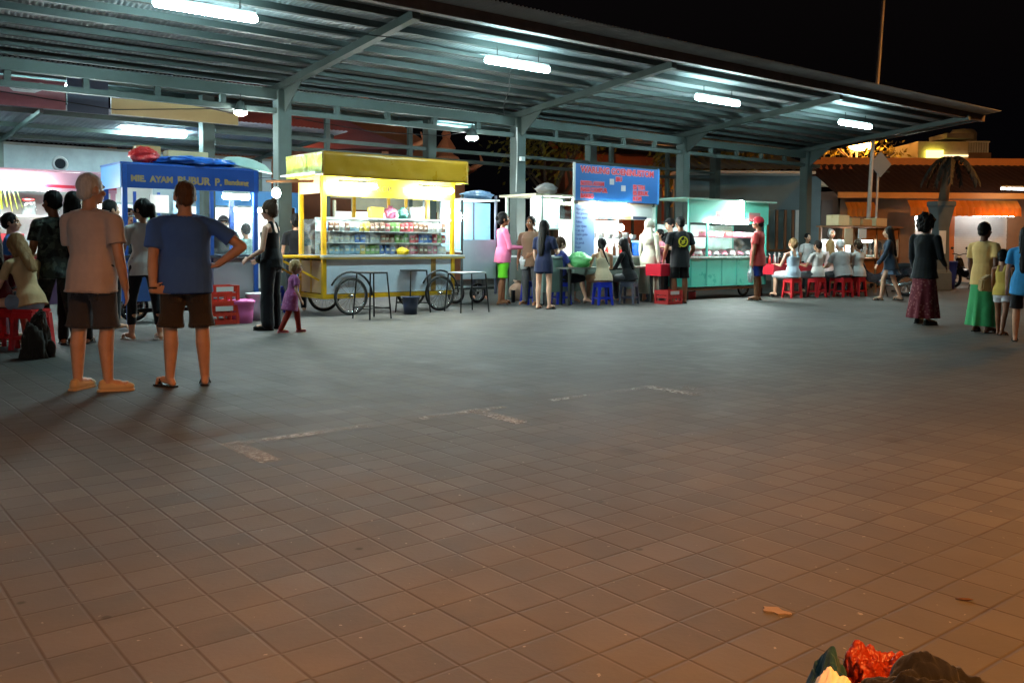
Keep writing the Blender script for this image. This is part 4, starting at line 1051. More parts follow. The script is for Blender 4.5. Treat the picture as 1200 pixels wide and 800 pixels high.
# ---- pink stall at the edge of the picture
def pink_stall():
    t = thing('food_stall', 'pink and white stall with red counter stripe behind the grey-haired man', 'food stall', pt(-5.4, 1.5), ROW)
    pk_ = mat('dusty_pink_paint', (206, 150, 166), .5, 0, .15, 3, dirt=.15); L = 2.1
    for x in (0, L):
        for y in (0, 1.0):
            b = MB(); b.box((x, y, 1.12), (.06, .06, 2.24)); b.build('post', pk_, t)
    b = MB(); b.span((-.05, -.04, 1.93), (L + .05, -.02, 2.22)); fa = b.build('fascia', pk_, t)
    b = MB(); b.span((-.04, -.047, 1.985), (L + .04, -.0405, 2.03)); b.build('stripe', mat('crimson_stripe', (190, 40, 62), .4), fa)
    b = MB(); b.span((-.06, -.06, 2.225), (L + .06, 1.05, 2.25)); b.build('roof', pk_, t)
    b = MB(); b.span((0, .98, 1.0), (L, 1.0, 1.93)); b.build('back_panel', WHITE, t)
    b = MB(); b.span((-.02, -.08, .93), (L + .02, .6, .965)); b.build('counter', mat('crimson_counter', (170, 44, 60), .4), t)
    b = MB(); b.span((.03, -.01, .25), (L - .03, .01, .928)); b.build('front_panel', mat('grape_panel', (90, 60, 90), .5), t)
    b = MB(); b.span((.04, .0, 1.55), (L - .04, .3, 1.57)); b.build('shelf', WHITE, t)
    b = MB(); b.span((.4, -.02, 1.0), (.85, .0, 1.3)); b.build('picture_panel', mat('red_blue_print', (206, 70, 86), .4, 0, .5, 6), t)
    for x in (.1, L - .1):
        for y in (.1, .9):
            b = MB(); b.box((x, y, .125), (.06, .06, .25)); b.build('foot', BLACKM, t)
    return t
pink_stall()
stall_lamp('very bright tube light on the pink stall, behind the seated woman', pt(-4.68, 1.38, 2.0), .66, .05)
for i, (s_, w_) in enumerate(((-4.9, .17), (-4.45, .2), (-4.1, .15))):
    t = thing('glass_jar', ('wide glass jar on the pink stall shelf, under the tube light', 'biggest glass jar on the pink stall shelf', 'smallest glass jar on the pink stall shelf')[i], 'jar', pt(s_, 1.65, 1.571), 0, 'jars on the pink stall')
    b = MB(); b.lathe([(w_ * .45, 0), (w_ * .5, .02), (w_ * .5, .18), (w_ * .36, .21)], n=18); b.build('vessel', GLASS, t, True)
    b = MB(); b.lathe([(w_ * .40, .212), (w_ * .40, .245), (.01, .25)], n=18); b.build('lid', mat('red_lid', (190, 50, 50), .4), t, True)
t = thing('wall_clock', 'round pale rimmed dark mirror on the pink stall roof', 'mirror', pt(-4.0, 1.7, 2.255), ROW)
b = MB(); b.torus((0, 0, .11), .095, .022, 'y', 30, 8); b.build('rim', mat('pale_rim', (206, 206, 206), .4), t, True)
b = MB(); b.cyl((0, -.01, .11), (0, .01, .11), .09, .09, 30); b.build('disc', mat('dark_disc', (30, 34, 40), .25), t)
t = thing('straw_fringe', 'yellow green fringe of hanging sachets at the edge of the pink stall', 'sachets', pt(-4.85, 1.2, 1.93), ROW)
b = MB()
for k in range(9): b.bar((-.26 + k * .052, -.01, -.01), (-.30 + k * .066, -.03, -.32 + .03 * (k % 3)), .042, .006)
b.build('strips', plastic('lime_strip', (206, 220, 60), .3, .3), t)
b = MB(); b.bar((-.36, 0, 0), (.3, 0, 0), .012); b.build('rod', STEELD, t)

# ---- grey cart behind the yellow one
def grey_cart():
    t = thing('food_cart', 'dark framed small cart with a blank blue-grey board in front', 'food cart', pt(2.9, .85), ROW)
    for x in (0, .82):
        for y in (0, .75):
            b = MB(); b.box((x, y, 1.17), (.04, .04, 1.94)); b.build('post', GREYP if x else STEELD, t)
    b = MB(); b.span((.0, -.045, .50), (.80, -.022, 1.27)); b.build('front_board', GREYB, t, bevel=.01)
    b = MB(); b.span((-.03, -.02, 1.02), (.85, .78, 1.05)); b.build('counter', mat('pale_counter', (188, 194, 196)), t)
    b = MB(); b.span((-.05, -.05, 2.03), (.88, .80, 2.06)); b.build('roof', mat('pale_rim', (206, 206, 206)), t)
    b = MB(); b.span((.02, .74, 1.06), (1.25, .76, 2.02)); b.build('back_panel', mat('pale_blue_board', (130, 186, 220)), t)
    b = MB(); b.span((.02, .02, .30), (.80, .73, .34)); b.build('floor_board', STEELD, t)
    for x in (.15, .68): wheel(t, x, .4, .20, .20)
    return t
grey_cart()
topbag('blue and white bundle wrapped in film on the grey cart roof', pt(3.45, 1.1, 2.063), (.33, .2, .09), plastic('blue_white_film', (120, 160, 200), .25, .2), seed=6, tie=False, cat='bundle', name='bundle')
def bulb_lamp(label, p, r=.06, cord=.25, group='bare bulbs on the stalls'):
    t = thing('bare_bulb', label, 'bulb', p, 0, group)
    b = MB(); b.ell((0, 0, 0), (r, r, r * 1.2), 14, 10); b.build('bulb', BULB, t, True)
    b = MB(); b.cyl((0, 0, r * 1.1), (0, 0, r * 1.1 + .05), .022, .018, 8); b.tube([(0, 0, r * 1.1 + .05), (0, 0, r * 1.1 + .05 + cord)], .005, 5); b.build('socket', BLACKM, t)
    return t
bulb_lamp('bare bulb hanging in the dark framed cart above its board', pt(3.12, 1.2, 1.72), .075)
bulb_lamp('bare bulb at the corner post between yellow cart and grey board', pt(2.42, .5, 1.80), .06)

# ---- stall with the blue menu banner
def menu_stall():
    t = thing('food_stall', 'white stall with glass cabinet below a blue menu banner', 'food stall', pt(4.2, .0), ROW)
    L, D = 3.2, 1.1
    for x in (.0, .82, L):
        for y in (0, D):
            b = MB(); b.box((x, y, 1.08), (.045, .045, 2.10)); b.build('post', mat('pale_green_post', (196, 214, 204), .4), t)
    b = MB(); b.span((-.20, -.05, 2.13), (.86, D, 2.17)); b.build('roof', CREAM, t)
    b = MB(); b.span((.86, -.03, 2.02), (L + .05, D, 2.05)); b.build('roof', CREAM, t)
    b = MB(); b.span((.03, .38, 1.50), (.79, .40, 2.10)); b.span((.03, .01, 1.485), (.79, .379, 1.50)); b.build('cabinet', mat('lit_cabinet_back', (214, 226, 222), .4, 0, .12, 6), t)
    b = MB(); b.span((.03, -.012, 1.49), (.79, -.004, 2.11)); b.build('cabinet_glass', GLASS, t)
    b = MB(); b.span((.862, .012, .95), (1.42, .026, 2.0)); ms = b.build('menu_sheet', mat('blue_menu_sheet', (96, 128, 170), .5, 0, .15, 4), t)
    tx = mat('navy_menu_text', (40, 60, 120), .5)
    for i in range(11): textmesh(('Nasi goreng', 'Mie goreng', 'Soto ayam', 'Bakso', 'Sate ayam', 'Cap cay', 'Gado gado', 'Es teh', 'Es jeruk', 'Kopi', 'Jus')[i], .075, tx, ms, (.90, .0105, 1.88 - i * .085), depth=.001)
    b = MB(); b.span((1.45, .02, 1.72), (L - .03, .035, 2.02)); vb = b.build('valance', mat('pale_valance', (206, 204, 200), .5, 0, .12, 3), t)
    for x0_, x1_, m in ((1.52, 1.96, navy), (2.06, 2.50, mat('yellow_strip', (216, 200, 100), .5)), (2.56, 2.98, navy)):
        b = MB(); b.span((x0_, .015, 1.73), (x1_, .0195, 1.79)); b.build('strip', m, vb)
    b = MB(); b.span((.02, -.02, .92), (L, D, .955)); b.build('counter', mat('pale_counter', (188, 194, 196)), t)
    b = MB(); b.span((.02, .0, .25), (L - .02, .02, .918)); b.build('front_panel', mat('green_grey_panel', (120, 140, 130), .5, 0, .2, 3, dirt=.3), t)
    b = MB(); b.span((1.4, D - .03, .96), (L, D - .01, 1.72)); b.build('back_panel', WHITE, t)
    b = MB(); b.span((1.45, .25, 1.30), (L - .06, .6, 1.315)); b.build('shelf', GLASS, t)
    for x in (.1, L - .1):
        for y in (.1, D - .1):
            b = MB(); b.box((x, y, .124), (.06, .06, .248)); b.build('foot', BLACKM, t)
    stall_lamp('small tube light inside the glass cabinet of the white stall', pt(4.62, .2, 2.05), .5, .022)
    # hanging banner on its own frame
    q = thing('menu_banner', 'blue menu banner with red lettering above the white stall', 'banner', pt(4.98, -.06), ROW)
    b = MB(); b.span((0, -.008, 2.07), (2.46, .008, 2.80)); sh = b.build('sheet', mat('sky_blue_vinyl', (36, 100, 166), .4, 0, .08, 3), q)
    for x in (0, 2.46):
        b = MB(); b.span((x - .025, -.015, 2.06), (x + .025, .015, 2.82)); b.build('edge_strip', WHITE if x == 0 else LBLUE, q)
    b = MB(); b.span((.0, .02, 2.056), (2.46, .05, 2.09)); b.build('bottom_rail', WOOD, q)
    for x in (.1, 2.36):
        b = MB(); b.span((x - .02, .012, 2.0), (x + .02, .05, 2.75)); b.build('stake', STEELD, q)
    rl = mat('red_letters', (206, 40, 52), .5); pl = mat('pink_outline', (226, 150, 160), .5)
    for m, off, dp, bo in ((pl, .0, .0005, .013), (rl, -.0025, .001, .005)):
        textmesh('WARUNG GOENINUSTOM', .172, m, sh, (.17, -.0095 + off, 2.635), depth=dp, bold=bo, sx=1.03)
        textmesh('IBU', .12, m, sh, (1.16, -.0095 + off, 2.50), depth=dp, bold=bo)
        for i, (a, c) in enumerate((('SOTO AYAM', 'ES TEH'), ('NASI CAMPUR', 'ES JERUK'), ('BAKSO', 'KOPI'))):
            textmesh(a, .115, m, sh, (.17, -.0095 + off, 2.38 - i * .125), depth=dp, bold=bo); textmesh(c, .115, m, sh, (1.68, -.0095 + off, 2.36 - i * .12), depth=dp, bold=bo)
    for x, z in ((.98, 2.42), (1.32, 2.30)):
        b = MB(); b.span((x, -.013, z), (x + .13, -.0085, z + .12)); b.build('picture', mat('pale_print', (196, 188, 190)), sh)
menu_stall()
stall_lamp('bright tube light right under the blue menu banner', pt(5.98, -.12, 2.0), .78, .045)
for i, (s_, z_) in enumerate(((5.72, 1.50), (6.28, 1.52), (6.95, 1.56))):
    bulb_lamp(('bare bulb in the white stall above the braided woman', 'bare bulb in the middle of the white stall', 'bare bulb in the white stall next to the blue cooler box')[i], pt(s_, .55, z_), .075 - .008 * i, .35)
rr = random.Random(9)
for i in range(16):
    s_ = 5.65 + i * .11; cn = ('red', 'green', 'brown', 'clear')[i % 4]
    t = thing('sauce_bottle', '%s sauce bottle in the row on the white stall counter' % cn, 'bottle', pt(s_, .12 + .1 * (i % 2), .956), 0, '%s sauce bottles on the white stall counter' % cn)
    b = MB(); h = rr.uniform(.2, .28); b.lathe([(.034, 0), (.036, .02), (.036, h * .6), (.014, h * .8), (.014, h)], n=14); b.build('vessel', plastic('bottle_' + cn, dict(red=(190, 40, 36), green=(60, 130, 60), brown=(70, 40, 26), clear=(200, 206, 200))[cn], .2), t, True)
    b = MB(); b.cyl((0, 0, h + .0005), (0, 0, h + .03), .016, .013, 12); b.build('cap', mat('white_label', (214, 210, 206)), t, True)
for i in range(7):
    t = thing('bowl_stack', 'stack of white bowls on the glass shelf of the white stall', 'bowls', pt(5.75 + i * .24, .42, 1.316), 0, 'stacks of white bowls')
    for k in range(3 + i % 3):
        b = MB(); b.lathe([(.04, k * .022), (.08, k * .022 + .05), (.076, k * .022 + .05), (.036, k * .022 + .008)], n=18); b.build('bowl', mat('white_china', (222, 222, 220), .2), t, True)
t = thing('cooler_box', 'glossy blue cooler box with white label on the white stall counter', 'cooler box', pt(7.15, -.02, .957), ROW)
b = MB(); b.box((0, .1, .14), (.46, .24, .28)); b.build('box_body', plastic('cooler_blue', (30, 90, 200), .25), t, bevel=.015)
b = MB(); b.span((-.12, -.024, .09), (.14, -.0205, .16)); b.build('label_plate', WHITE, t)
b = MB(); b.box((0, .1, .30), (.48, .26, .036)); b.build('lid', plastic('cooler_pale', (140, 200, 230), .3), t, bevel=.01)
topbag('pale full plastic sack on the cabinet roof beside the menu banner', pt(4.62, .35, 2.172), (.30, .2, .12), plastic('grey_film', (176, 170, 170), .3, .2), seed=7, tie=False, cat='sack', name='plastic_sack')
topbag('green bag standing on the table by the braided woman', pt(4.98, -.24, .742), (.26, .14, .15), plastic('green_film', (120, 200, 130), .3, .3), seed=8, tie=False)
def trestle(label, p, rz, L, D, m, h=.74, cover=None, name='long_table'):
    t = thing(name, label, 'table', p, rz)
    b = MB(); b.box((0, 0, h - .015), (L, D, .03)); b.build('tabletop', m, t, bevel=.006)
    for sx in (-1, 1):
        for sy in (-1, 1):
            b = MB(); b.box((sx * (L / 2 - .08), sy * (D / 2 - .07), (h - .03) / 2), (.045, .045, h - .032)); b.build('leg', STEELD, t)
    if cover:
        b = MB(); b.box((0, -D / 2 - .008, h - .12), (L + .01, .012, .24)); b.box((0, D / 2 + .008, h - .12), (L + .01, .012, .24)); b.box((-L / 2 - .009, 0, h - .12), (.012, D, .24)); b.box((L / 2 + .009, 0, h - .12), (.012, D, .24)); b.build('cloth_skirt', cover, t)
    return t
trestle('long table with grey top in front of the white stall', pt(5.75, -.24), ROW, 2.45, .38, mat('grey_laminate', (126, 128, 122), .4))

# ---- turquoise cart
def teal_cart():
    t = thing('food_cart', 'turquoise food cart with glass case and corrugated front', 'food cart', pt(7.95, -.5), ROW)
    L, D = 2.75, .95
    for x in (0, L):
        for y in (0, D):
            b = MB(); b.box((x, y, 1.24), (.05, .05, 1.92)); b.build('post', TEAL, t, bevel=.005)
    b = MB(); b.box((.62, 0, 1.30), (.04, .04, .78)); b.build('mullion', TEAL, t)
    b = MB(); b.span((.03, -.02, .28), (L - .03, 0, .90)); b.build('front_panel', mat('turquoise_sheet', (96, 206, 184), .3, .1, .1, 3, dirt=.12), t)
    for k in range(5):
        x = .05 + k * .53; b = MB(); b.span((x, -.032, .30), (x + .035, -.0205, .88)); b.build('batten', TEAL, t)
    b = MB(); b.span((-.012, .03, .28), (.012, D - .03, .90)); b.build('side_panel', TEAL, t)
    b = MB(); b.span((-.05, -.05, .91), (L + .05, D + .03, .945)); b.build('counter', mat('pale_mint_counter', (190, 222, 214), .25, .2), t)
    b = MB(); b.span((-.05, -.04, 1.68), (L + .05, -.02, 2.18)); fa = b.build('fascia', mat('mint_fascia', (88, 184, 164), .4, 0, .12, 3), t)
    for x0_ in (.86, 2.05):
        b = MB(); b.span((x0_, -.048, 1.74), (x0_ + .42, -.0405, 1.94)); q = b.build('menu_card', mat('red_grey_card', (150, 110, 110), .5, 0, .4, 12), fa)
        textmesh('BAKSO' if x0_ < 1 else 'SOTO', .11, mat('red_letters', (206, 40, 52)), q, (x0_ + .03, -.0488, 1.80), depth=.001)
    b = MB(); b.span((-.30, -.12, 2.185), (L + .25, D + .1, 2.21)); b.build('roof', mat('pale_green_roof', (140, 176, 160), .5), t)
    b = MB(); b.span((.03, -.012, .95), (L - .03, -.004, 1.36)); b.build('case_glass', CLEAR, t)
    b = MB(); b.span((.03, 0, 1.365), (L - .03, .4, 1.39)); b.build('case_top', mat('dark_red_edge', (120, 50, 60), .4), t)
    b = MB(); b.span((.03, D - .02, .95), (L - .03, D, 1.66)); b.build('back_panel', mat('pale_mint_back', (190, 226, 216), .4), t)
    b = MB(); b.span((.03, .03, .2), (L - .03, D - .03, .24)); b.build('floor_board', WOOD, t)
    for x in (.4, L - .4): wheel(t, x, .3, .22, .22)
    for x in (.05, L - .05):
        b = MB(); b.box((x, .06, .139), (.05, .05, .278)); b.build('prop_leg', BLACKM, t)
    return t
teal_cart()
stall_lamp('long bright tube light under the fascia of the turquoise cart', pt(9.25, -.62, 1.72), 1.15, .04)
t = stall_lamp('short upright glaring tube light on the turquoise fascia', pt(9.62, -.62, 1.98), .34, .05); t.rotation_euler = (0, PI / 2, ROW); 
for i in range(8):
    nm, c = (('pink', (226, 120, 140)), ('white', (226, 226, 222)))[i % 2]
    t = thing('food_tray', '%s tray of food inside the turquoise cart glass case' % nm, 'tray', pt(8.2 + i * .29, -.28, .947), ROW, '%s trays in the turquoise cart' % nm)
    b = MB(); b.box((0, 0, .02), (.25, .3, .04)); b.build('dish', CHROME, t, bevel=.006)
    b = MB(); b.ell((0, 0, .05), (.11, .13, .07 + .02 * (i % 3)), 16, 9, nz=.5, fr=9); b.build('food', mat('food_' + nm, c, .6, 0, .3, 30), t, True)
for i in range(5):
    nm, c = (('pink', (232, 150, 170)), ('white', (226, 226, 222)), ('red', (200, 50, 50)))[i % 3]
    carton('%s food box on top of the turquoise cart glass case, one of a row' % nm, pt(8.75 + i * .36, -.32, 1.392), (.28, .2, .1), mat('boxcard_' + nm, c, .6), group='%s food boxes on the turquoise cart' % nm)
carton('red box pushed underneath the turquoise cart near a wheel', pt(8.35, -.15), (.3, .25, .16), mat('boxcard_red', (200, 50, 50)))
# ---- crowd table with red cloth
trestle('table with bright red cloth between turquoise cart and red stools', pt(11.7, -.55), ROW, 2.3, .6, REDP, .76, mat('red_oilcloth', (196, 34, 52), .35, 0, .12, 3))
for i in range(14):
    cn = ('red', 'brown', 'clear')[i % 3]
    t = thing('sauce_bottle', '%s sauce bottle standing on the red table' % cn, 'bottle', pt(10.75 + i * .10, -.6 + .1 * (i % 2), .761), 0, '%s sauce bottles on the red table' % cn)
    b = MB(); h = .2 + .02 * (i % 3); b.lathe([(.030, 0), (.032, .02), (.032, h * .6), (.013, h * .8), (.013, h)], n=12); b.build('vessel', MATS['bottle_' + cn], t, True)
    b = MB(); b.cyl((0, 0, h + .0005), (0, 0, h + .03), .015, .012, 10); b.build('cap', mat('white_label', (214, 210, 206)), t, True)
# ---- brown wooden stall
def wood_stall():
    t = thing('food_stall', 'brown wooden stall with lit glass case beyond the red stools', 'food stall', pt(13.3, -1.2), ROW)
    WL = mat('orange_wood', (156, 98, 52), .55, 0, .3, 7, .15); L, D = 2.2, .9
    for x in (0, 1.1, L):
        for y in (0, D):
            b = MB(); b.box((x, y, .83), (.06, .06, 1.66)); b.build('post', WOOD, t)
    b = MB(); b.span((.03, .0, .25), (L - .03, .02, .86)); b.build('front_panel', WL, t)
    b = MB(); b.span((-.01, .03, .25), (.01, D - .03, .86)); b.build('side_panel', WL, t)
    b = MB(); b.span((-.06, -.06, .865), (L + .06, D, .90)); b.build('counter', WOOD, t)
    b = MB(); b.span((-.1, -.08, 1.663), (L + .1, D + .06, 1.70)); b.build('roof', WOOD, t)
    b = MB(); b.span((.03, -.01, 1.36), (L - .03, .01, 1.655)); b.build('header', WL, t)
    b = MB(); b.span((.03, .006, .905), (L - .03, .012, 1.355)); b.build('case_glass', GLASS, t)
    b = MB(); b.span((.03, D - .02, .905), (L - .03, D, 1.355)); b.build('back_panel', mat('pale_counter', (188, 194, 196)), t)
    b = MB(); b.span((.03, .1, 1.12), (L - .03, .5, 1.132)); b.build('shelf', GLASS, t)
    b = MB(); b.span((-.40, -.03, 1.22), (.0 - .04, -.01, 1.62)); b.build('side_board', CREAM, t)
    b = MB(); b.box((.3, -.075, 1.50), (.36, .02, .24)); b.build('notice', mat('white_card', (218, 220, 220)), t)
    for x in (.06, L - .06):
        for y in (.06, D - .06):
            b = MB(); b.box((x, y, .02), (.08, .08, .04)); b.build('foot', BLACKM, t)
    return t
wood_stall()
stall_lamp('tube light inside the brown wooden stall glass case', pt(14.3, -.95, 1.32), .6, .025)
for i, (s_, w_, h_, m) in enumerate(((13.35, .5, .26, CARDL), (13.9, .40, .20, CARD), (14.45, .46, .18, CARD), (15.15, .55, .22, CARDL))):
    carton(('tall pale carton on the wooden stall roof', 'square brown carton on wooden stall roof beside the tall pale one', 'low brown carton in the middle of the wooden stall roof', 'pale carton at the far end of the wooden stall roof')[i], pt(s_, -.75, 1.702), (w_, .34, h_), m, group='cartons on the wooden stall roof')
for i in range(6):
    t = thing('plate_stack', 'stack of pale plates behind glass in the wooden stall', 'plates', pt(13.5 + i * .28, -.9, .902), 0, 'stacks of plates in the wooden stall')
    for k in range(3):
        b = MB(); b.lathe([(.05, k * .02), (.10, k * .02 + .018), (.096, k * .02 + .022), (.045, k * .02 + .008)], n=18); b.build('plate', mat('white_china', (222, 222, 220)), t, True)
# ---- rear row of stalls seen through the gaps
def rear_stall(label, s_, t_, L, m, pm, lamp_label):
    t = thing('food_stall', label, 'food stall', pt(s_, t_), ROW, 'rear row of stalls')
    for x in (0, L):
        for y in (0, .9):
            b = MB(); b.box((x, y, 1.1), (.06, .06, 2.2)); b.build('post', m, t)
    b = MB(); b.span((-.05, -.04, 1.95), (L + .05, -.02, 2.25)); b.build('fascia', m, t)
    b = MB(); b.span((-.05, -.05, 2.253), (L + .05, 1.0, 2.28)); b.build('roof', m, t)
    b = MB(); b.span((.0, .86, .3), (L, .88, 1.94)); b.build('back_panel', WHITE, t)
    b = MB(); b.span((0, -.05, .92), (L, .5, .95)); b.build('counter', pm, t)
    b = MB(); b.span((.03, -.01, .2), (L - .03, .01, .915)); b.build('front_panel', pm, t)
    b = MB(); b.span((.03, .02, 1.4), (L - .03, .4, 1.415)); b.build('shelf', WHITE, t)
    for x in (.08, L - .08): b = MB(); b.box((x, .05, .1), (.06, .06, .2)); b.build('foot', BLACKM, t)
    stall_lamp(lamp_label, pt(s_ + L / 2, t_ - .05, 1.88), .7, .04, group='tube lights on the rear stalls')
    return t
rear_stall('white rear stall seen through the blue stall', -3.9, 5.2, 2.3, WHITE, LBLUE, 'tube light on the white rear stall seen through the blue stall')
rear_stall('pale blue rear stall seen through the yellow cart', -.6, 5.3, 2.2, LBLUE, WHITE, 'tube light on pale blue rear stall behind the yellow cart')
rear_stall('cream rear stall in the gap behind the grey board', 3.0, 5.3, 2.4, CREAM, REDP, 'tube light on the cream rear stall behind the grey board')

# ------------------------------------------------------------------ buildings beyond the market
TILE = mat('dark_roof_tile', (54, 32, 28), .75, 0, .3, 3, .3, dirt=.3)
ORTILE = mat('terracotta_tile', (176, 96, 58), .8, 0, .3, 4, .3, dirt=.2)
AWN = plastic('orange_awning', (226, 140, 44), .6, .5)
def ribroof(b, x0, x1, y0, z0, y1, z1, per=.22, amp=.03, rows=10):
    """pan-tiled slope"""
    n = int((x1 - x0) / per * 5); vs = []; fs = []
    for j in range(rows + 1):
        f = j / rows
        for i in range(n + 1):
            x = x0 + (x1 - x0) * i / n
            vs.append((x, y0 + (y1 - y0) * f, z0 + (z1 - z0) * f + amp * abs(math.sin(PI * (x - x0) / per)) - (.035 if j and False else 0)))
    q = n + 1
    for j in range(rows):
        for i in range(n): fs.append((j * q + i, j * q + i + 1, (j + 1) * q + i + 1, (j + 1) * q + i))
    b.add(vs, fs)
def shop_building():
    Y = 29.0
    xa, xb = at(985, 230, Y).x, at(1330, 230, Y).x
    t = thing('shop_building', 'shop with brown tiled roof, orange awnings and a bright shutter', 'building', (0, Y, 0))
    b = MB(); b.span((xa, 0, 0), (xa + 2.4, .2, 2.9)); b.span((xa, 0.003, 2.4), (xb, .197, 2.9)); b.span((xb - 4, 0, 0), (xb, .2, 2.4)); b.build('wall', mat('brown_plaster', (132, 104, 84), .8, 0, .2, 2, .2, dirt=.3), t)
    b = MB(); b.span((xa, 6, 0), (xb, 6.2, 3.6)); b.build('rear_wall', mat('brown_plaster', (132, 104, 84)), t)
    b = MB(); ribroof(b, xa - .3, xb, -.55, 2.78, 3.0, 4.05); ribroof(b, xa - .3, xb, 3.0, 4.05, 6.6, 2.9); b.build('roof', TILE, t, True)
    b = MB(); b.span((xa - .3, 2.85, 3.98), (xb, 3.15, 4.26)); b.build('ridge', mat('orange_ridge', (206, 128, 60), .7, 0, .2, 3, dirt=.2), t)
    b = MB(); b.span((xa - .3, -.62, 2.68), (xb, -.56, 2.86)); b.build('gutter', mat('orange_gutter', (204, 136, 66), .6, 0, .15, 3), t)
    def awning(px0, px1, zt, zb, n):
        x0, x1 = at(px0, 230, Y - .6).x, at(px1, 230, Y - .6).x; b = MB(); k = n * 6; vs = []; fs = []
        for i in range(k + 1):
            x = x0 + (x1 - x0) * i / k; w_ = -.04 * abs(math.sin(PI * i / 6))
            vs += [(x, -.60 + w_ - .02, zt), (x, -.85 + w_, (zt + zb) / 2 + .02), (x, -.88 + w_, zb + .02 * abs(math.sin(PI * i / 6)))]
        for i in range(k): fs += [(i * 3, i * 3 + 3, i * 3 + 4, i * 3 + 1), (i * 3 + 1, i * 3 + 4, i * 3 + 5, i * 3 + 2)]
        b.add(vs, fs); o = b.build('awning', AWN, t); md = o.modifiers.new('s', 'SOLIDIFY'); md.thickness = .012
    awning(990, 1024, 2.55, 2.08, 6); awning(1063, 1192, 2.62, 2.12, 17)
    x0, x1 = at(1085, 300, Y).x, xb - 4
    b = MB(); n = 34; xs = at(1119, 300, Y).x
    for i in range(n):
        z = .05 + i * .07; b.span((xs, .06 + (.008 if i % 2 else 0), z), (x1, .10 + (.008 if i % 2 else 0), z + .068))
    b.build('shutter', mat('pale_shutter', (196, 200, 206), .45, .15, .1, 3, dirt=.15), t)
    b = MB(); b.span((x0 + .2, .03, 0), (xs - .02, .08, 2.36)); b.build('door', mat('orange_door', (176, 98, 48), .5, 0, .25, 4), t)
    b = MB(); b.span((x0 + .5, .02, .05), (x0 + .53, .028, 2.3)); b.build('door_gap', BLACKM, t)
    x2 = at(1062, 300, Y).x
    b = MB(); b.span((x2 - .35, 1.5, 0), (x2 + 1.6, 1.6, 2.4)); b.build('inner_wall', WHITE, t)
    b = MB(); b.span((xa + 2.4, .9, .9), (xa + 4.2, .95, 2.3)); b.build('notice_board', mat('dark_print2', (70, 60, 56), .6, 0, .3, 5), t)
    return t
shop_building()
p = at(1068, 255, 29.7); stall_lamp('bright tube light inside the shop entrance behind the dark-jacket figure', p, .9, .06, 0, group='tube lights of the shop')
p = at(1165, 252, 28.3); stall_lamp('tube light tucked under the orange awning before the pale shutter', p, 1.2, .04, 0, glow('awning_tube_glow', (1, .92, .8), 17), group='tube lights of the shop')
p = at(1190, 221, 27.6); q = stall_lamp('tube light on the shop gutter above the old man in green sarong', p, .9, .03, .12, glow('gutter_tube_glow', (.85, .95, 1), 14), group='tube lights of the shop')
# upper terrace with lit sign
def terrace():
    Y = 36.0; t = thing('upper_terrace', 'pale upper storey with railing and water tank rising over the shop roof', 'building', (0, Y, 0))
    def X(px): return at(px, 170, Y).x
    def Z(py): return at(1100, py, Y).z
    b = MB(); b.span((X(1076), 0, 0), (X(1135), 3, Z(166))); b.build('wall', CREAM, t)
    b = MB(); b.span((X(1105), -.3, Z(163)), (X(1136), 1.2, Z(157))); b.build('slab', CONC, t)
    b = MB(); b.span((X(1136) + .01, .2, 0), (X(1165), 3, Z(178))); b.build('wall', mat('brown_plaster', (132, 104, 84)), t)
    b = MB()
    for k in range(9): b.span((X(1137 + k * 3) - .03, .2, Z(178) + .002), (X(1137 + k * 3) + .03, .26, Z(166)))
    b.span((X(1136), .18, Z(166) + .002), (X(1163), .28, Z(164.5))); b.build('railing', WHITE, t)
    b = MB(); b.lathe([(.5, 0), (.52, .05), (.52, .9), (.40, 1.05), (.12, 1.1)], (X(1150), 1.5, Z(178)), 20); b.build('water_tank', mat('grey_tank', (120, 120, 116), .5), t, True)
    b = MB(); b.span((X(1085), -.14, Z(186)), (X(1104), -.02, Z(176.5))); b.build('sign_box', glow('sign_glow', (1.0, .93, .12), 3.2), t)
    b = MB(); b.span((X(1104) + .02, -.08, Z(183.5)), (X(1134), -.03, Z(181.5))); b.build('sign_strip', glow('sign_strip_glow', (1.0, .70, .35), 1.2), t)
terrace()
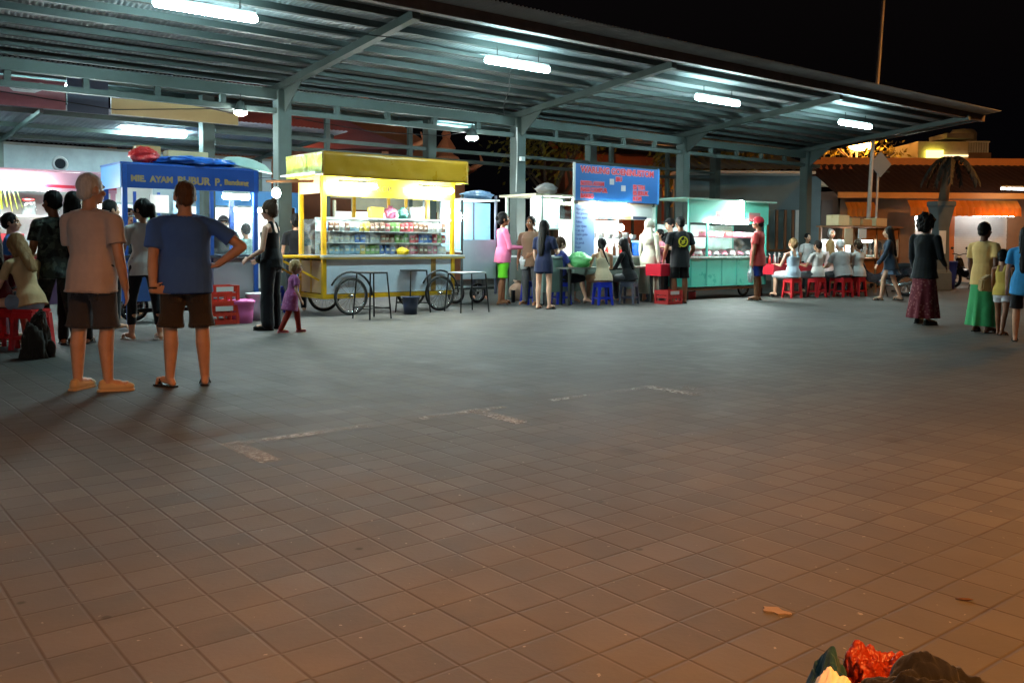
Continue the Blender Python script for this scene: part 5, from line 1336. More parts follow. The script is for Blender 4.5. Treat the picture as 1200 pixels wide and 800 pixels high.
def grey_house():
    Y = 31.0; t = thing('grey_house', 'grey blue house with shallow pale eaves behind the turquoise cart', 'house', (0, Y, 0))
    def X(px): return at(px, 230, Y).x
    def Z(py): return at(900, py, Y).z
    gw = mat('slate_render', (92, 112, 118), .8, 0, .2, 2, .2, dirt=.3)
    b = MB(); b.span((X(790), 0, 0), (X(900), .2, Z(206))); b.span((X(900), .003, 0), (X(931), .197, Z(292))); b.span((X(900), .003, Z(246)), (X(931), .197, Z(206))); b.span((X(931), 0, 0), (X(962), .2, Z(206))); b.build('wall', gw, t)
    b = MB(); b.span((X(790), 5, 0), (X(962), 5.2, Z(206))); b.build('rear_wall', gw, t)
    b = MB(); b.span((X(900) + .01, .06, Z(292)), (X(931) - .01, .08, Z(246))); w_ = b.build('window', mat('window_dusk', (120, 140, 140), .15, 0, .4, 2), t)
    b = MB(); 
    for px in (900.5, 911, 921, 930): b.span((X(px) - .04, -.03, Z(292)), (X(px) + .04, .055, Z(246)))
    b.span((X(900), -.032, Z(292) - .08), (X(931), .05, Z(292))); b.build('frame', WOOD, w_)
    b = MB(); b.span((X(931) + .05, -.02, Z(300)), (X(942), -.002, Z(246))); b.build('white_column', WHITE, t)
    b = MB(); b.span((X(786), -1.0, Z(206)), (X(944), .1, Z(203))); b.build('eave', WHITE, t)
    b = MB(); ribroof(b, X(784), X(946), -1.05, Z(203) + .02, 2.6, Z(192) + .5, .3, .04); ribroof(b, X(784), X(946), 2.6, Z(192) + .5, 6, Z(203), .3, .04); b.build('roof', mat('grey_sheet_roof', (140, 150, 154), .5, .2, .2, 2), t, True)
    Yb = 2.0
    b = MB(); b.span((X(955), 1.2, 0), (X(1022), 1.4, Z(222))); b.build('side_wall', mat('dark_timber_wall', (88, 62, 46), .7, 0, .35, 3), t)
    b = MB(); b.span((X(953), .2, Z(216)), (X(1030), 1.3, Z(209))); b.build('side_eave', CREAM, t)
    b = MB(); ribroof(b, X(950), X(1034), .1, Z(209) + .02, 2.6, Z(196), .22, .03); b.build('side_roof', ORTILE, t, True)
    b = MB()
    for px in (965, 972, 981, 990, 1000): b.lathe([(.09, 0), (.12, .1), (.05, .22), (.10, .30), (.01, .5)], (X(px), .35, Z(209)), 10)
    b.build('roof_ornament', ORTILE, t, True)
    b = MB(); b.span((X(976), 1.15, 0), (X(990), 1.19, Z(232))); b.build('door', mat('dark_door', (60, 40, 30), .5), t)
    for k in range(2):
        b = MB(); b.span((X(955 + k * 8), 1.14, Z(300)), (X(960 + k * 8), 1.19, Z(262))); b.build('panel', mat('orange_door', (176, 98, 48)), t)
grey_house()
def pavilion(label, pxc, w, Y, ztop, zeave, m, wallm):
    c = at(pxc, 150, Y); t = thing('temple_hall', label, 'temple', (c.x, Y, 0), .25)
    b = MB(); n = 12; vs = []; fs = []; h = w / 2
    for k, (r, z) in enumerate(((h, zeave), (h * .72, zeave + (ztop - zeave) * .24), (h * .42, zeave + (ztop - zeave) * .58), (h * .10, ztop))):
        q = 16
        for i in range(4):
            a = [(-1, -1), (1, -1), (1, 1), (-1, 1)][i]; e = [(-1, -1), (1, -1), (1, 1), (-1, 1)][(i + 1) % 4]
            for j in range(q): f = j / q; vs.append((r * (a[0] + (e[0] - a[0]) * f), r * .8 * (a[1] + (e[1] - a[1]) * f), z - (.10 * math.sin(PI * f) * (1 if k < 2 else .3)) + .02 * (j % 2)))
    N = 64
    for k in range(3):
        for j in range(N): fs.append((k * N + j, k * N + (j + 1) % N, (k + 1) * N + (j + 1) % N, (k + 1) * N + j))
    fs.append(tuple(range(3 * N, 4 * N))); fs.append(tuple(range(N - 1, -1, -1))); b.add(vs, fs); b.build('roof', m, t)
    b = MB(); b.lathe([(.18, 0), (.30, .15), (.12, .3), (.2, .45), (.06, .7), (.01, 1.0)], (0, 0, ztop - .02), 12); b.build('finial', ORTILE, t, True)
    for sx in (-1, 1):
        b = MB(); b.tube([(sx * h * .96, -h * .77, zeave + .05), (sx * h * 1.04, -h * .84, zeave + .22), (sx * h * 1.02, -h * .82, zeave + .5)], [.10, .08, .02], 7); b.build('corner_ornament', ORTILE, t, True)
    b = MB(); b.span((-h * .75, -h * .55, 0), (h * .75, h * .55, zeave - .02)); b.build('wall', wallm, t)
    for sx in (-.9, -.3, .3, .9):
        b = MB(); b.span((sx * h * .9 - .1, -h * .70, 0), (sx * h * .9 + .1, -h * .70 + .2, zeave - .05)); b.build('column', wallm, t)
brick_ = mat('temple_brick', (150, 84, 56), .85, 0, .25, 3, .3, dirt=.3)
pavilion('temple hall with orange lit tiled roof behind the yellow cart', 425, 7.0, 32, 6.0, 3.6, ORTILE, brick_)
pavilion('dim maroon roofed temple hall behind the blue stall', 300, 9.5, 30, 6.5, 4.0, mat('maroon_tile', (126, 72, 76), .8, 0, .25, 3, .3), brick_)
pavilion('brown roofed temple hall behind the blue menu banner', 725, 7.5, 38, 6.6, 4.7, TILE, brick_)
def shrine(label, px, Y, h):
    c = at(px, 190, Y); t = thing('temple_shrine', label, 'shrine', (c.x, Y, 0), .3)
    b = MB(); b.span((-.7, -.7, 0), (.7, .7, h * .55)); b.span((-.5, -.5, h * .55), (.5, .5, h * .66)); b.build('base', brick_, t)
    b = MB(); b.lathe([(.75, h * .662), (.62, h * .70), (.35, h * .72), (.5, h * .76), (.42, h * .80), (.22, h * .82), (.32, h * .86), (.12, h * .92), (.16, h * .95), (.01, h)], n=8); b.build('spire', ORTILE, t)
shrine('slender orange lit temple shrine rising over the ochre fascia', 523, 30, 5.0)
shrine('low temple shrine next to the orange tiled roof end', 474, 33, 5.0)
# ------------------------------------------------------------------ trees
def tree(label, px, Y, h, crown, leafc, seed, lean=0, nl=2600, name='leafy_tree', bare=False):
    rr = random.Random(seed); c = at(px, 200, Y); t = thing(name, label, 'tree', (c.x, Y, 0))
    b = MB(); tips = []
    def grow_(p, d, L, r, lv):
        q = p + d * L; m_ = p.lerp(q, .5) + V((rr.uniform(-1, 1), rr.uniform(-1, 1), 0)) * L * .07
        b.tube([p, m_, q], [r, r * .85, r * .68], 7)
        if lv == 0: tips.append(q); return
        for k in range(3 if lv > 1 else 2):
            a = rr.uniform(0, 6.3); nd = (d + V((math.cos(a), math.sin(a), rr.uniform(-.1, .5))) * rr.uniform(.5, .9)).normalized(); grow_(q - d * L * .1 * k, nd, L * rr.uniform(.6, .8), r * .6, lv - 1)
    grow_(V((0, 0, 0)), V((lean, 0, 1)).normalized(), h * .42, .18, 3); b.build('trunk', mat('tree_bark', (92, 74, 58), .9, 0, .3, 8, .5), t, True)
    b = MB()
    for i in range(nl):
        if rr.random() < .8 and tips: c_ = rr.choice(tips) + V([rr.gauss(0, 1) for _ in range(3)]) * crown * .20
        else: c_ = V((rr.gauss(0, .4) * crown, rr.gauss(0, .4) * crown, h * .8 + rr.gauss(0, .3) * crown))
        n = V([rr.gauss(0, 1) for _ in range(3)]).normalized(); x = n.orthogonal().normalized(); y = n.cross(x); s = rr.uniform(.07, .16)
        b.add([c_ - x * s, c_ - y * s * .4, c_ + x * s, c_ + y * s * .4], [(0, 1, 2, 3)])
    b.build('crown', mat(leafc[0], leafc[1], .6, 0, .4, 1.2), t)
LF = ('leaf_green', (96, 116, 44)); LF2 = ('leaf_olive', (150, 130, 44))
tree('leafy tree lit yellow behind the pillar by the turquoise cart', 822, 33, 5.2, 1.9, LF2, 4)
tree('leafy tree with glowing trunk beside the blue menu banner', 650, 34, 5.6, 2.0, LF2, 5, nl=1600)
tree('bushy tree glowing around the street lamp behind the tall pole', 988, 38, 6.0, 1.4, LF2, 6, nl=900)
tree('dark tree over the grey house roof', 868, 38, 6.2, 2.0, LF, 8, nl=1800)
def street_lamp(label, p, h, r, arm, power_mat, hood=0):
    t = thing('street_lamp', label, 'street lamp', (p[0], p[1], 0))
    b = MB(); b.cyl((0, 0, 0), (0, 0, h), .07, .05, 12); b.tube([(0, 0, h), (arm * .3, 0, h + .25), (arm, 0, h + .3)], .035, 8); b.build('pole', STEELD, t, True)
    b = MB(); b.ell((arm + .15 * (1 if arm > 0 else -1), 0, h + .30), (.30, .14, .08), 16, 8); b.build('head', STEELD, t, True)
    b = MB(); b.ell((arm + .15 * (1 if arm > 0 else -1), 0, h + .215), (r, r * .6, r * .5), 14, 8); b.build('lamp', power_mat, t, True)
    if hood:
        b = MB(); c_ = (arm + .15 * (1 if arm > 0 else -1), 0, h + .215); q = [(.06, .13), (.22, .10), (.29, .0), (.30, -hood), (.292, -hood), (.28, .0), (.21, .09), (.05, .12)]; b.lathe(q, c_, 28); b.build('hood', STEELD, t, True)  # hood added to stop the light short of the two men
    return t
p = at(1004, 170, 36.3); street_lamp('sodium street lamp glowing among leaves behind the tall pole', (p.x, p.y), p.z - .2, .50, .001, glow('sodium_far', (1.0, .46, .10), 60))
p = at(330, 128, 26.0); street_lamp('added sodium lamp hidden behind the first pillar to light the temple roof', (p.x - .16, p.y), p.z - .2, .14, .001, glow('sodium_mid', (1.0, .34, .07), 150))  # added lamp, kept out of sight, gives the temple roof its orange light
p = at(742, 212, 33); street_lamp('added sodium lamp lighting the trees from behind the blue menu banner', (p.x, p.y), 3.0, .16, .001, glow('sodium_mid', (1.0, .34, .07), 150))  # added lamp out of sight, gives the trees their orange light
p = at(1195, 150, 24); street_lamp('sodium street lamp across the road from the orange awnings', (16.6, 21.5), 6.2, .30, -.8, glow('sodium_road', (1.0, .44, .11), 460))
street_lamp('sodium street lamp over the open paving near the camera', (4.9, -1.6), 6.5, .15, -1.2, WARMB, .192)
# ------------------------------------------------------------------ poles, sign, urn
p = G(1013, 338)
t = thing('tall_pole', 'tall thin slightly leaning flag pole rising past the canopy end', 'pole', (*p, 0))
b = MB(); b.tube([(0, 0, 0), (.12, 0, 4), (.55, 0, 13)], [.06, .055, .035], 10); b.build('shaft', mat('pale_pole', (206, 190, 176), .5), t, True)
b = MB(); b.cyl((0, 0, 0), (0, 0, .08), .16, .14, 12); b.build('footing', CONC, t)
p = G(1023, 338)
t = thing('road_sign', 'grey back of a diamond road sign on a thin post', 'road sign', (*p, 0))
b = MB(); b.cyl((0, 0, 0), (.06, 0, 3.55), .03, .03, 10); b.build('post', mat('pale_pole', (206, 190, 176)), t, True)
b = MB(); hs = .36; zc = at(1028, 193, p[1]).z; q = [(0, -hs), (hs * .85, 0), (0, hs), (-hs * .85, 0)]; b.prism([(a + .09, c + zc) for a, c in q], -.075, -.05); b.build('plate', mat('sign_back', (150, 156, 160), .45, .4, .12, 4), t, bevel=.01)
b = MB(); b.span((-.2, -.048, zc + .18), (.36, -.030, zc + .22)); b.span((-.2, -.048, zc - .22), (.36, -.030, zc - .18)); b.build('bracket', STEELD, t)
p = G(1100, 340)
t = thing('stone_pier', 'dark grey tapering stone pier with a flared cap and small palm', 'pier', (*p, 0), .1)
b = MB(); b.rings([[V((sx * w_ * .68, sy * w_ * .68, z)) for sx, sy in ((-1, -1), (1, -1), (1, 1), (-1, 1))] for w_, z in ((.36, 0), (.34, .5), (.27, .55), (.24, 1.7), (.27, 1.85), (.36, 2.25), (.40, 2.3), (.40, 2.42))]); b.build('shaft', mat('dark_stone', (92, 98, 98), .8, 0, .2, 3, .3, dirt=.3), t, bevel=.02)
b = MB(); b.span((-.15, -.205, 1.0), (.04, -.178, 1.62)); b.build('notice', mat('white_card', (218, 220, 220)), t)
b = MB(); b.tube([(.05, 0, 2.42), (.12, 0, 3.0), (.24, 0, 3.55)], [.13, .11, .12], 10); b.build('palm_trunk', mat('tree_bark', (92, 74, 58)), t, True)
b = MB(); rr = random.Random(2)
for k in range(9):
    a = 2 * PI * k / 9 + rr.uniform(-.2, .2); L = rr.uniform(.55, .9); p0 = V((.24, 0, 3.6)); prev = p0
    for j in range(1, 9):
        f = j / 8; q = p0 + V((math.cos(a) * L * f, math.sin(a) * L * f, .45 * f - 1.15 * f * f)); sd_ = V((-math.sin(a), math.cos(a), 0)) * .16 * (1 - f * .6)
        for e in (-1, 1): b.add([prev, q, q + sd_ * e + V((0, 0, -.12)), prev.lerp(q, .3) + sd_ * e * .9 + V((0, 0, -.11))], [(0, 1, 2, 3)])
        prev = q
b.build('palm_frond', mat('dry_palm', (48, 42, 32), .7, 0, .3, 4), t)
p = G(1100, 337); bucket('big blue plastic bin standing at the foot of the stone pier', (p[0] - .1, p[1] - .55, 0), .26, .32, .78, plastic('bin_blue', (36, 60, 190), .4), None, False, 'bin', 'bin')
# ------------------------------------------------------------------ motorbikes
def motorbike(label, p, rz, c, group='parked motorbikes'):
    t = thing('motorbike', label, 'motorbike', (p[0], p[1], 0), rz, group); pm = plastic('bike_%d_%d_%d' % c, c, .25)
    for x in (-.60, .60):
        w = MB(); w.torus((x, 0, .27), .235, .042, 'y', 30, 8); wo = w.build('wheel', RUBBER, t, True)
        w = MB(); w.torus((x, 0, .27), .19, .014, 'y', 30, 6)
        for k in range(6): a = PI * k / 3; w.bar((x, 0, .27), (x + .19 * math.cos(a), 0, .27 + .19 * math.sin(a)), .014)
        w.cyl((x, -.05, .27), (x, .05, .27), .04, .04, 10); w.build('rim', CHROME, wo, True)
    b = MB(); b.prism([(-.85, .62), (-.70, .50), (-.20, .42), (.10, .30), (.30, .34), (.46, .62), (.50, .86), (.40, .88), (.28, .58), (.10, .50), (-.12, .62), (-.35, .68), (-.82, .72)], -.10, .10); b.build('body', pm, t, bevel=.03)
    b = MB(); b.prism([(-.80, .70), (-.10, .66), (-.05, .70), (-.20, .77), (-.55, .80), (-.82, .78)], -.12, .12); b.build('saddle', mat('black_vinyl', (30, 30, 32)), t, bevel=.03)
    b = MB(); b.ell((-.10, 0, .34), (.22, .12, .13), 12, 8); b.build('engine', CHROME, t, True)
    b = MB(); b.tube([(0, .13, .28), (-.4, .15, .26), (-.85, .16, .36)], [.025, .045, .05], 8); b.build('exhaust', CHROME, t, True)
    b = MB(); b.bar((.44, .06, .86), (.60, .06, .27), .035); b.bar((.44, -.06, .86), (.60, -.06, .27), .035); b.build('fork', CHROME, t)
    b = MB(); b.tube([(.36, -.32, .98), (.42, -.12, .98), (.44, 0, .94), (.42, .12, .98), (.36, .32, .98)], .014, 7); b.build('handlebar', BLACKM, t, True)
    for e in (-1, 1): b = MB(); b.tube([(.40, e * .2, .98), (.42, e * .26, 1.12)], .006, 5); b.ell((.43, e * .27, 1.15), (.02, .06, .04), 10, 7); b.build('mirror', BLACKM, t, True)
    b = MB(); b.ell((.50, 0, .88), (.07, .09, .09), 12, 8); b.build('headlight', mat('lamp_lens', (200, 204, 206), .1), t, True)
    b = MB(); b.prism([(.36, .50), (.60, .58), (.86, .44), (.84, .42), (.60, .545), (.38, .46)], -.06, .06); b.build('mudguard', pm, t)
    b = MB(); b.bar((-.12, .12, .28), (-.2, .26, .0), .02); b.build('stand', BLACKM, t)
    return t
p = pt(S(1032, -1.9), -1.9); motorbike('dark motorbike with chrome parked beside the brown wooden stall', p, 2.7, (32, 34, 42))
p = G(1137, 338); motorbike('black motorbike parked before the shop, right behind the old man', p, 1.9, (26, 26, 28))
p = G(1172, 338); motorbike('maroon motorbike parked before the pale shutter', p, 2.1, (90, 30, 34))
# ------------------------------------------------------------------ litter and the bags near the camera
def crumple(name, label, p, r, m, seed, rz=0, cat='plastic bag', crease=.10, lump=.28, slump=2.4):
    """a slumped bag: lumpy dome with sharp pulled creases"""
    n, mm = 110, 60; off = V((seed * 3.3, seed * 1.7, 0)); P = []
    for j in range(mm + 1):
        f = j / mm; th = f * PI * .56
        for i in range(n):
            a = 2 * PI * i / n; d = V((math.cos(a) * math.sin(th), math.sin(a) * math.sin(th), math.cos(th)))
            e = 1 + lump * noise.noise(d * 1.3 + off) + lump * .6 * noise.noise(d * 2.7 + off * 2)
            cr = 0; am = 1; s_ = 2.0
            for o_ in range(4):
                q = V((d.x * s_ + .5 * noise.noise(d * 3 + off), d.y * s_, d.z * s_ * .6)) + off * (o_ + 1)
                cr += am * (1 - 2.6 * abs(noise.noise(q))); am *= .52; s_ *= 1.9
            e += crease * (cr - .9)
            P.append((d.x * r[0] * e, d.y * r[1] * e, max(-.1, d.z) * e))
    zt = max(q[2] for q in P); zb = min(q[2] for q in P[-n:])
    vs = [(x, y, max(.002, (z - .0) / zt * r[2])) for x, y, z in P]; fs = []
    for j in range(mm):
        for i in range(n): fs.append((j * n + i, j * n + (i + 1) % n, (j + 1) * n + (i + 1) % n, (j + 1) * n + i))
    k = len(vs); vs += [(x, y, .0005) for x, y, z in vs[-n:]]; fs += [(mm * n + i, mm * n + (i + 1) % n, k + (i + 1) % n, k + i) for i in range(n)]; fs.append(tuple(k + i for i in range(n)))
    b = MB(); b.add(vs, fs); o = b.build(name, m, None, True); o.location = (p[0], p[1], 0); o.rotation_euler = (0, 0, rz); return tag(o, label, cat)
def spot(px, Y): q = at(px, 790, Y); return (q.x, Y)
crumple('plastic_bag', 'crumpled orange red plastic bag on the paving among darker bags', spot(1026, 2.2), (.120, .10, .235), plastic('orange_red_film', (160, 54, 26), .36, .4), 2, .3, 'plastic bag', .17, .42)
crumple('black_bag', 'large crumpled black bag in front of the orange red one', spot(1098, 2.06), (.265, .13, .262), cloth('black_bag_fabric', (13, 13, 18)), 5, .2, 'bag', .10, .38)
crumple('cloth_bag', 'dark teal cloth bag peeking out behind the white cloth', spot(972, 2.2), (.075, .07, .232), cloth('teal_cloth', (24, 58, 66)), 7, 0, 'bag', .06)
crumple('white_cloth', 'creased white cloth heap lying before the dark teal bag', spot(964, 2.02), (.095, .075, .255), cloth('white_cotton', (214, 204, 190)), 9, .5, 'cloth', .06)
for px, py, lb in ((1130, 703, 'small curled dry leaf on the paving beyond the bags'),):
    q = G(px, py); b = MB(); b.tube([(-.05, .012, .006), (-.02, .0, .012), (.02, -.005, .014), (.055, .008, .008)], [.004, .012, .012, .003], 6); o = b.build('dry_leaf', mat('dry_leaf_brown', (70, 44, 26), .8), None, True); o.location = (*q, 0); o.rotation_euler = (0, 0, px * .1); o.scale = (.55, .55, .4); tag(o, lb, 'leaf')
q = G(908, 716); b = MB(); rr = random.Random(5)
pp = [(math.cos(a) * .045 * (1 + .25 * math.sin(a * 3 + 1)), math.sin(a) * .024 * (1 + .3 * math.sin(a * 5))) for a in [2 * PI * k / 26 for k in range(26)]]
b.prism(pp, .001, .005, 'xy'); o = b.build('paper_scrap', mat('flattened_paper', (120, 104, 86), .85, 0, .3, 30, .2), None); o.location = (*q, 0); o.rotation_euler = (0, 0, -.6); tag(o, 'flattened pale paper scrap on the orange lit paving', 'paper')

t = thing('tube_lamp_stand', 'white tube lamp on a stand behind the camera, added to light the two men', 'lamp', (-5.2, -4.2, 0), -.5)  # added fill lamp, lifts the backs of the two front men
b = MB(); b.caps((-.6, 0, 2.3), (.6, 0, 2.3), .045, .045, 12); b.build('tube', glow('stand_tube_glow', (1.0, .94, .90), 190), t, True)
b = MB(); b.box((0, -.07, 2.33), (1.3, .04, .10)); b.build('housing', WHITE, t)
b = MB(); b.cyl((0, -.08, 0), (0, -.08, 2.3), .025, .02, 10); b.lathe([(.22, 0), (.2, .03), (.03, .05)], (0, -.08, 0), 20); b.build('stand', STEELD, t, True)


# ------------------------------------------------------------------ the people
def PS(px, t): return pt(S(px, t), t)
def C_(name, rgb, rgb2=None, pat=None): return cloth(name, rgb, rgb2, pat=pat)
BLK, DBR, BRN, BLO, GRY = (14, 12, 12), (30, 22, 18), (62, 42, 28), (150, 116, 76), (184, 182, 180)
IN = (-.35, .9, .1)
# two men watching in front
def watch(i):
    sh, el, wr, hd, sx = i['J']['L']; d = (wr - el).normalized(); x = d.orthogonal().normalized(); y = d.cross(x); b = MB()
    b.tube([wr - d * .02 + (x * math.cos(a) + y * math.sin(a)) * .033 for a in [2 * PI * k / 16 for k in range(16)]], .008, 6, True); b.build('wristband', mat('black_vinyl', (30, 30, 32)), i['root'], True)
person('stocky man with grey hair, sand tee and dark shorts, seen from behind', G(110, 457), 1.74, -16, 'tan', 1.10, .035, twist=0,
       armR=((.20, -.04, -1), (-.02, .30, -1), (-.1, .35, -1)), armL=((.02, .30, -1), (-.4, .9, -.25)), legL=((.10, .0, -1), (.03, -.03, -1)), legR=((.10, .02, -1), (.03, -.02, -1)), feet=(-10, -42),
       hair=('thin', GRY), beard=None, top=('tee', C_('sand_tee', (186, 168, 160))), bottom=('shorts', C_('charcoal_shorts', (60, 58, 62))), shoes=('shoe', cloth('tan_canvas', (190, 162, 122))), vox=.0075, headyaw=-14)
person('heavy man in blue tee and brown shorts with hands on hips', G(219, 452), 1.70, 20, 'tan', 1.17, .05,
       armL=((.10, -.20, -1), (.0, -.12, -1), (-1, -.12, .06)), armR=((.86, -.16, -.66), (-.74, .12, -.56), (-.95, .25, -.35)), handL=dict(curl=.12, thumb=(0, -.1, 1)), handR=dict(curl=.5),
       legL=((.09, .0, -1), (.02, -.03, -1)), legR=((.10, .05, -1), (.04, -.02, -1)), feet=(28, 10), hair=('thin', (92, 66, 46)), beard=(96, 70, 50),
       top=('tee', C_('blue_tee', (60, 98, 166))), bottom=('shorts', C_('brown_cargo', (52, 44, 38), (70, 60, 50), 'denim')), shoes=('flipflop', mat('black_rubber_sole', (24, 22, 22), .6)), vox=.0075, headyaw=12, extra=watch)
person('dark-haired woman in white tee and black capri trousers, pony tail, facing the blue stall', G(170, 398), 1.72, 48, 'tan', .92, female=True, lean=3,
       armL=((.15, .25, -1), (.05, .75, -.8)), armR=((.18, -.1, -1), (.05, .35, -1)), legL=((.06, .22, -1), (.02, .0, -1)), legR=((.05, -.16, -1), (.02, -.2, -1)), hair=('pony', BLK), top=('tee', C_('white_tee', (206, 200, 196))), bottom=('capri', C_('black_trousers', (24, 25, 30))), headyaw=25, shoes=('sandal', WHITE), vox=.010)
person('man in dark camouflage shirt and trousers striding past the red stools', G(68, 404), 1.78, 62, 'brown', 1.0, lean=4,
       armL=((.12, .1, -1), (0, .8, -.6)), armR=((.12, .05, -1), (0, .8, -.5)), legL=((.05, .24, -1), (.02, .0, -1)), legR=((.05, -.14, -1), (.02, -.3, -1)), hair=('short', BLK), top=('shirt', C_('camo_shirt', (74, 84, 74), (46, 54, 50), 'camo')), bottom=('pants', C_('camo_trousers', (60, 58, 50), (40, 40, 36), 'camo')), shoes=('shoe', cloth('brown_boots', (46, 38, 32))), vox=.010)
def sit(label, px, py, stoolm, stool_label, H, yaw, group_s, dz=0, **kw):
    p = G(px, py)
    if stoolm is not None: plastic_stool(stool_label, (*p, 0), math.radians(yaw) + .1, stoolm, group_s)
    kw.setdefault('legL', ((.22, 1, -.05), (.05, -.05, -1))); kw.setdefault('legR', ((.22, 1, -.05), (.05, -.05, -1)))
    kw.setdefault('armL', ((.18, .45, -.9), (-.15, .95, .1))); kw.setdefault('armR', ((.18, .45, -.9), (-.15, .95, .1)))
    return person(label, p, H, yaw, seat=.45, **kw)
RS = 'red plastic stools'
sit('girl with light brown hair, beige top and denim shorts on a red stool', 38, 409, REDP, 'red plastic stool under the girl in beige top', 1.62, 66, RS, skin_c='pale', b=.9, female=True, lean=18, hair=('long', BLO), top=('tee', C_('beige_top', (206, 178, 134))), bottom=('brief', C_('pale_denim', (120, 140, 164), (150, 168, 190), 'denim')), headpitch=-10)
sit('person in maroon clothes on a red stool at the picture edge', -3, 408, REDP, 'red plastic stool under the person in maroon', 1.66, 50, RS, skin_c='tan', lean=8, hair=('long', BLK), female=True, top=('long', C_('maroon_top', (92, 26, 40))), bottom=('longskirt', C_('maroon_skirt', (80, 24, 38))))
q = at(13, 300, 10.9); person('black-haired woman in blue facing the pink stall tables', (q.x, q.y), 1.52, -70, 'tan', .9, female=True, hair=('short', BLK), top=('tee', C_('cobalt_tee', (50, 110, 190))), bottom=('pants', C_('black_trousers', (24, 25, 30))), armR=((.1, .5, -.9), (-.1, .9, .3)))
q = at(87, 300, 10.6); person('long-haired woman in black half hidden behind the grey-haired man', (q.x, q.y), 1.76, 20, 'tan', .95, female=True, hair=('long', BLK), top=('tee', C_('black_tee', (22, 22, 25))), bottom=('pants', C_('black_trousers', (24, 25, 30))), shoes=('sandal', BLACKM))
q = at(130, 300, 12.3); person('man in navy jacket standing by the blue stall corner post', (q.x, q.y), 1.74, -40, 'tan', .95, hair=('short', BLK), top=('jacket', C_('navy_jacket', (40, 52, 84))), bottom=('pants', C_('black_trousers', (24, 25, 30))))
crumple('slumped_bag', 'dark brown shaggy bag slumped on the paving against a red stool', G(44, 419), (.16, .13, .50), cloth('shaggy_brown', (48, 42, 36)), 21, .3, 'bag', .12, .4)
# blue stall staff
person('vendor in black cap and black tee behind the blue stall counter', PS(262, 1.35), 1.62, 196, 'tan', .95, hair=('short', BLK), cap=(24, 26, 30), top=('tee', C_('black_tee', (22, 22, 25))), bottom=('pants', C_('black_trousers', (24, 25, 30))), armL=((.15, .4, -.9), (-.1, .9, -.1)), armR=((.15, .4, -.9), (-.1, .9, -.1)))
person('short dark-haired customer seen through the glass of the blue stall', PS(288, 1.7), 1.50, 40, 'tan', .9, female=True, hair=('short', DBR), top=('tee', C_('mint_tee', (150, 190, 190))), bottom=('pants', C_('black_trousers', (24, 25, 30))))
person('woman in dark top at the back of the blue stall, facing the pony-tailed woman', PS(153, 1.5), 1.70, 215, 'tan', .9, female=True, hair=('pony', DBR), top=('tee', C_('black_tee', (22, 22, 25))), bottom=('pants', C_('black_trousers', (24, 25, 30))))
# woman in black and toddler
def pouch(i):
    b = MB(); b.ell(i['T'](-.02, .15 * i['k'], .12 * i['ST']), (.11, .05, .075), 14, 9); b.build('waist_bag', mat('black_vinyl', (30, 30, 32)), i['root'], True)
person('woman in black tank top and black trousers, hair in a bun, minding the toddler', G(318, 386), 1.76, 82, 'pale', .96, female=True, hair=('bun', BRN), top=('tank', C_('black_tank', (16, 16, 18))), bottom=('wide', C_('black_trousers', (24, 25, 30))),
       armL=((.14, .1, -1), (-.25, .9, -.45)), armR=((.20, .05, -1), (-.35, .8, -.45)), shoes=('shoe', cloth('black_shoe', (20, 20, 20))), headyaw=-8, headpitch=-8, vox=.010, extra=pouch)
person('blond toddler in purple dress over red trousers walking', G(342, 390), .95, -62, 'pale', 1.2, female=True, hair=('bob', (196, 160, 112)), top=('tunic', C_('purple_dress', (156, 80, 134), (186, 120, 166), 'batik')), bottom=('pants', C_('red_leggings', (150, 52, 44))), legL=((.08, .45, -1), (.03, .1, -1)), legR=((.06, -.3, -1), (.03, -.5, -1)), armL=((.35, .2, -1), (.2, .6, -.7)), armR=((.35, -.1, -1), (.2, .4, -.8)), shoes=('shoe', cloth('pink_shoe', (196, 110, 120))), vox=.009, lean=8)
person('dark-haired woman in black standing between blue stall and yellow cart', PS(347, 1.25), 1.68, 20, 'tan', .9, female=True, hair=('lowbun', BLK), top=('tee', C_('black_tee', (22, 22, 25))), bottom=('pants', C_('black_trousers', (24, 25, 30))))
# middle group
def tray(i):
    p = world(i, i['J']['R'][2] + V((-.05, .17, .0))); t = thing('serving_tray', 'small dark tray carried by the woman in pink', 'tray', p, 0)
    b = MB(); b.lathe([(.13, 0), (.15, .014), (.145, .016), (.125, .006)], n=22); b.build('plate', mat('black_vinyl', (30, 30, 32)), t, True)
    p2 = world(i, i['J']['R'][2] + V((.0, .03, -.42))); topbag('white plastic carrier bag hanging below the dark tray', p2, (.10, .08, .15), plastic('white_film', (216, 220, 222), .3, .3), seed=11)
person('woman in pink cardigan and lime green knee trousers carrying a dark tray', G(589, 357), 1.80, -72, 'brown', 1.02, .02, female=True, hair=('lowbun', BLK), top=('long', C_('pink_cardigan', (226, 120, 160))), bottom=('shorts', C_('lime_trousers', (96, 190, 36))),
       armL=((.12, .3, -1), (-.1, 1, .05)), armR=((.14, .25, -1), (-.1, 1, .0)), legL=((.08, .12, -1), (.02, .0, -1)), legR=((.06, -.10, -1), (.02, -.14, -1)), vox=.010, extra=tray)
person('man in brown shirt and glasses standing behind the pink cardigan woman', PS(622, .15), 1.72, 150, 'brown', .98, hair=('short', BLK), top=('shirt', C_('brown_shirt', (112, 86, 68))), bottom=('pants', C_('grey_trousers', (70, 70, 74))), armL=((.1, .3, -1), (-.2, .9, -.3)))
topbag('pale brown sack standing on the paving behind the pink cardigan woman', (*G(606, 352), 0), (.17, .13, .21), cloth('jute_sack', (166, 138, 118)), seed=12)
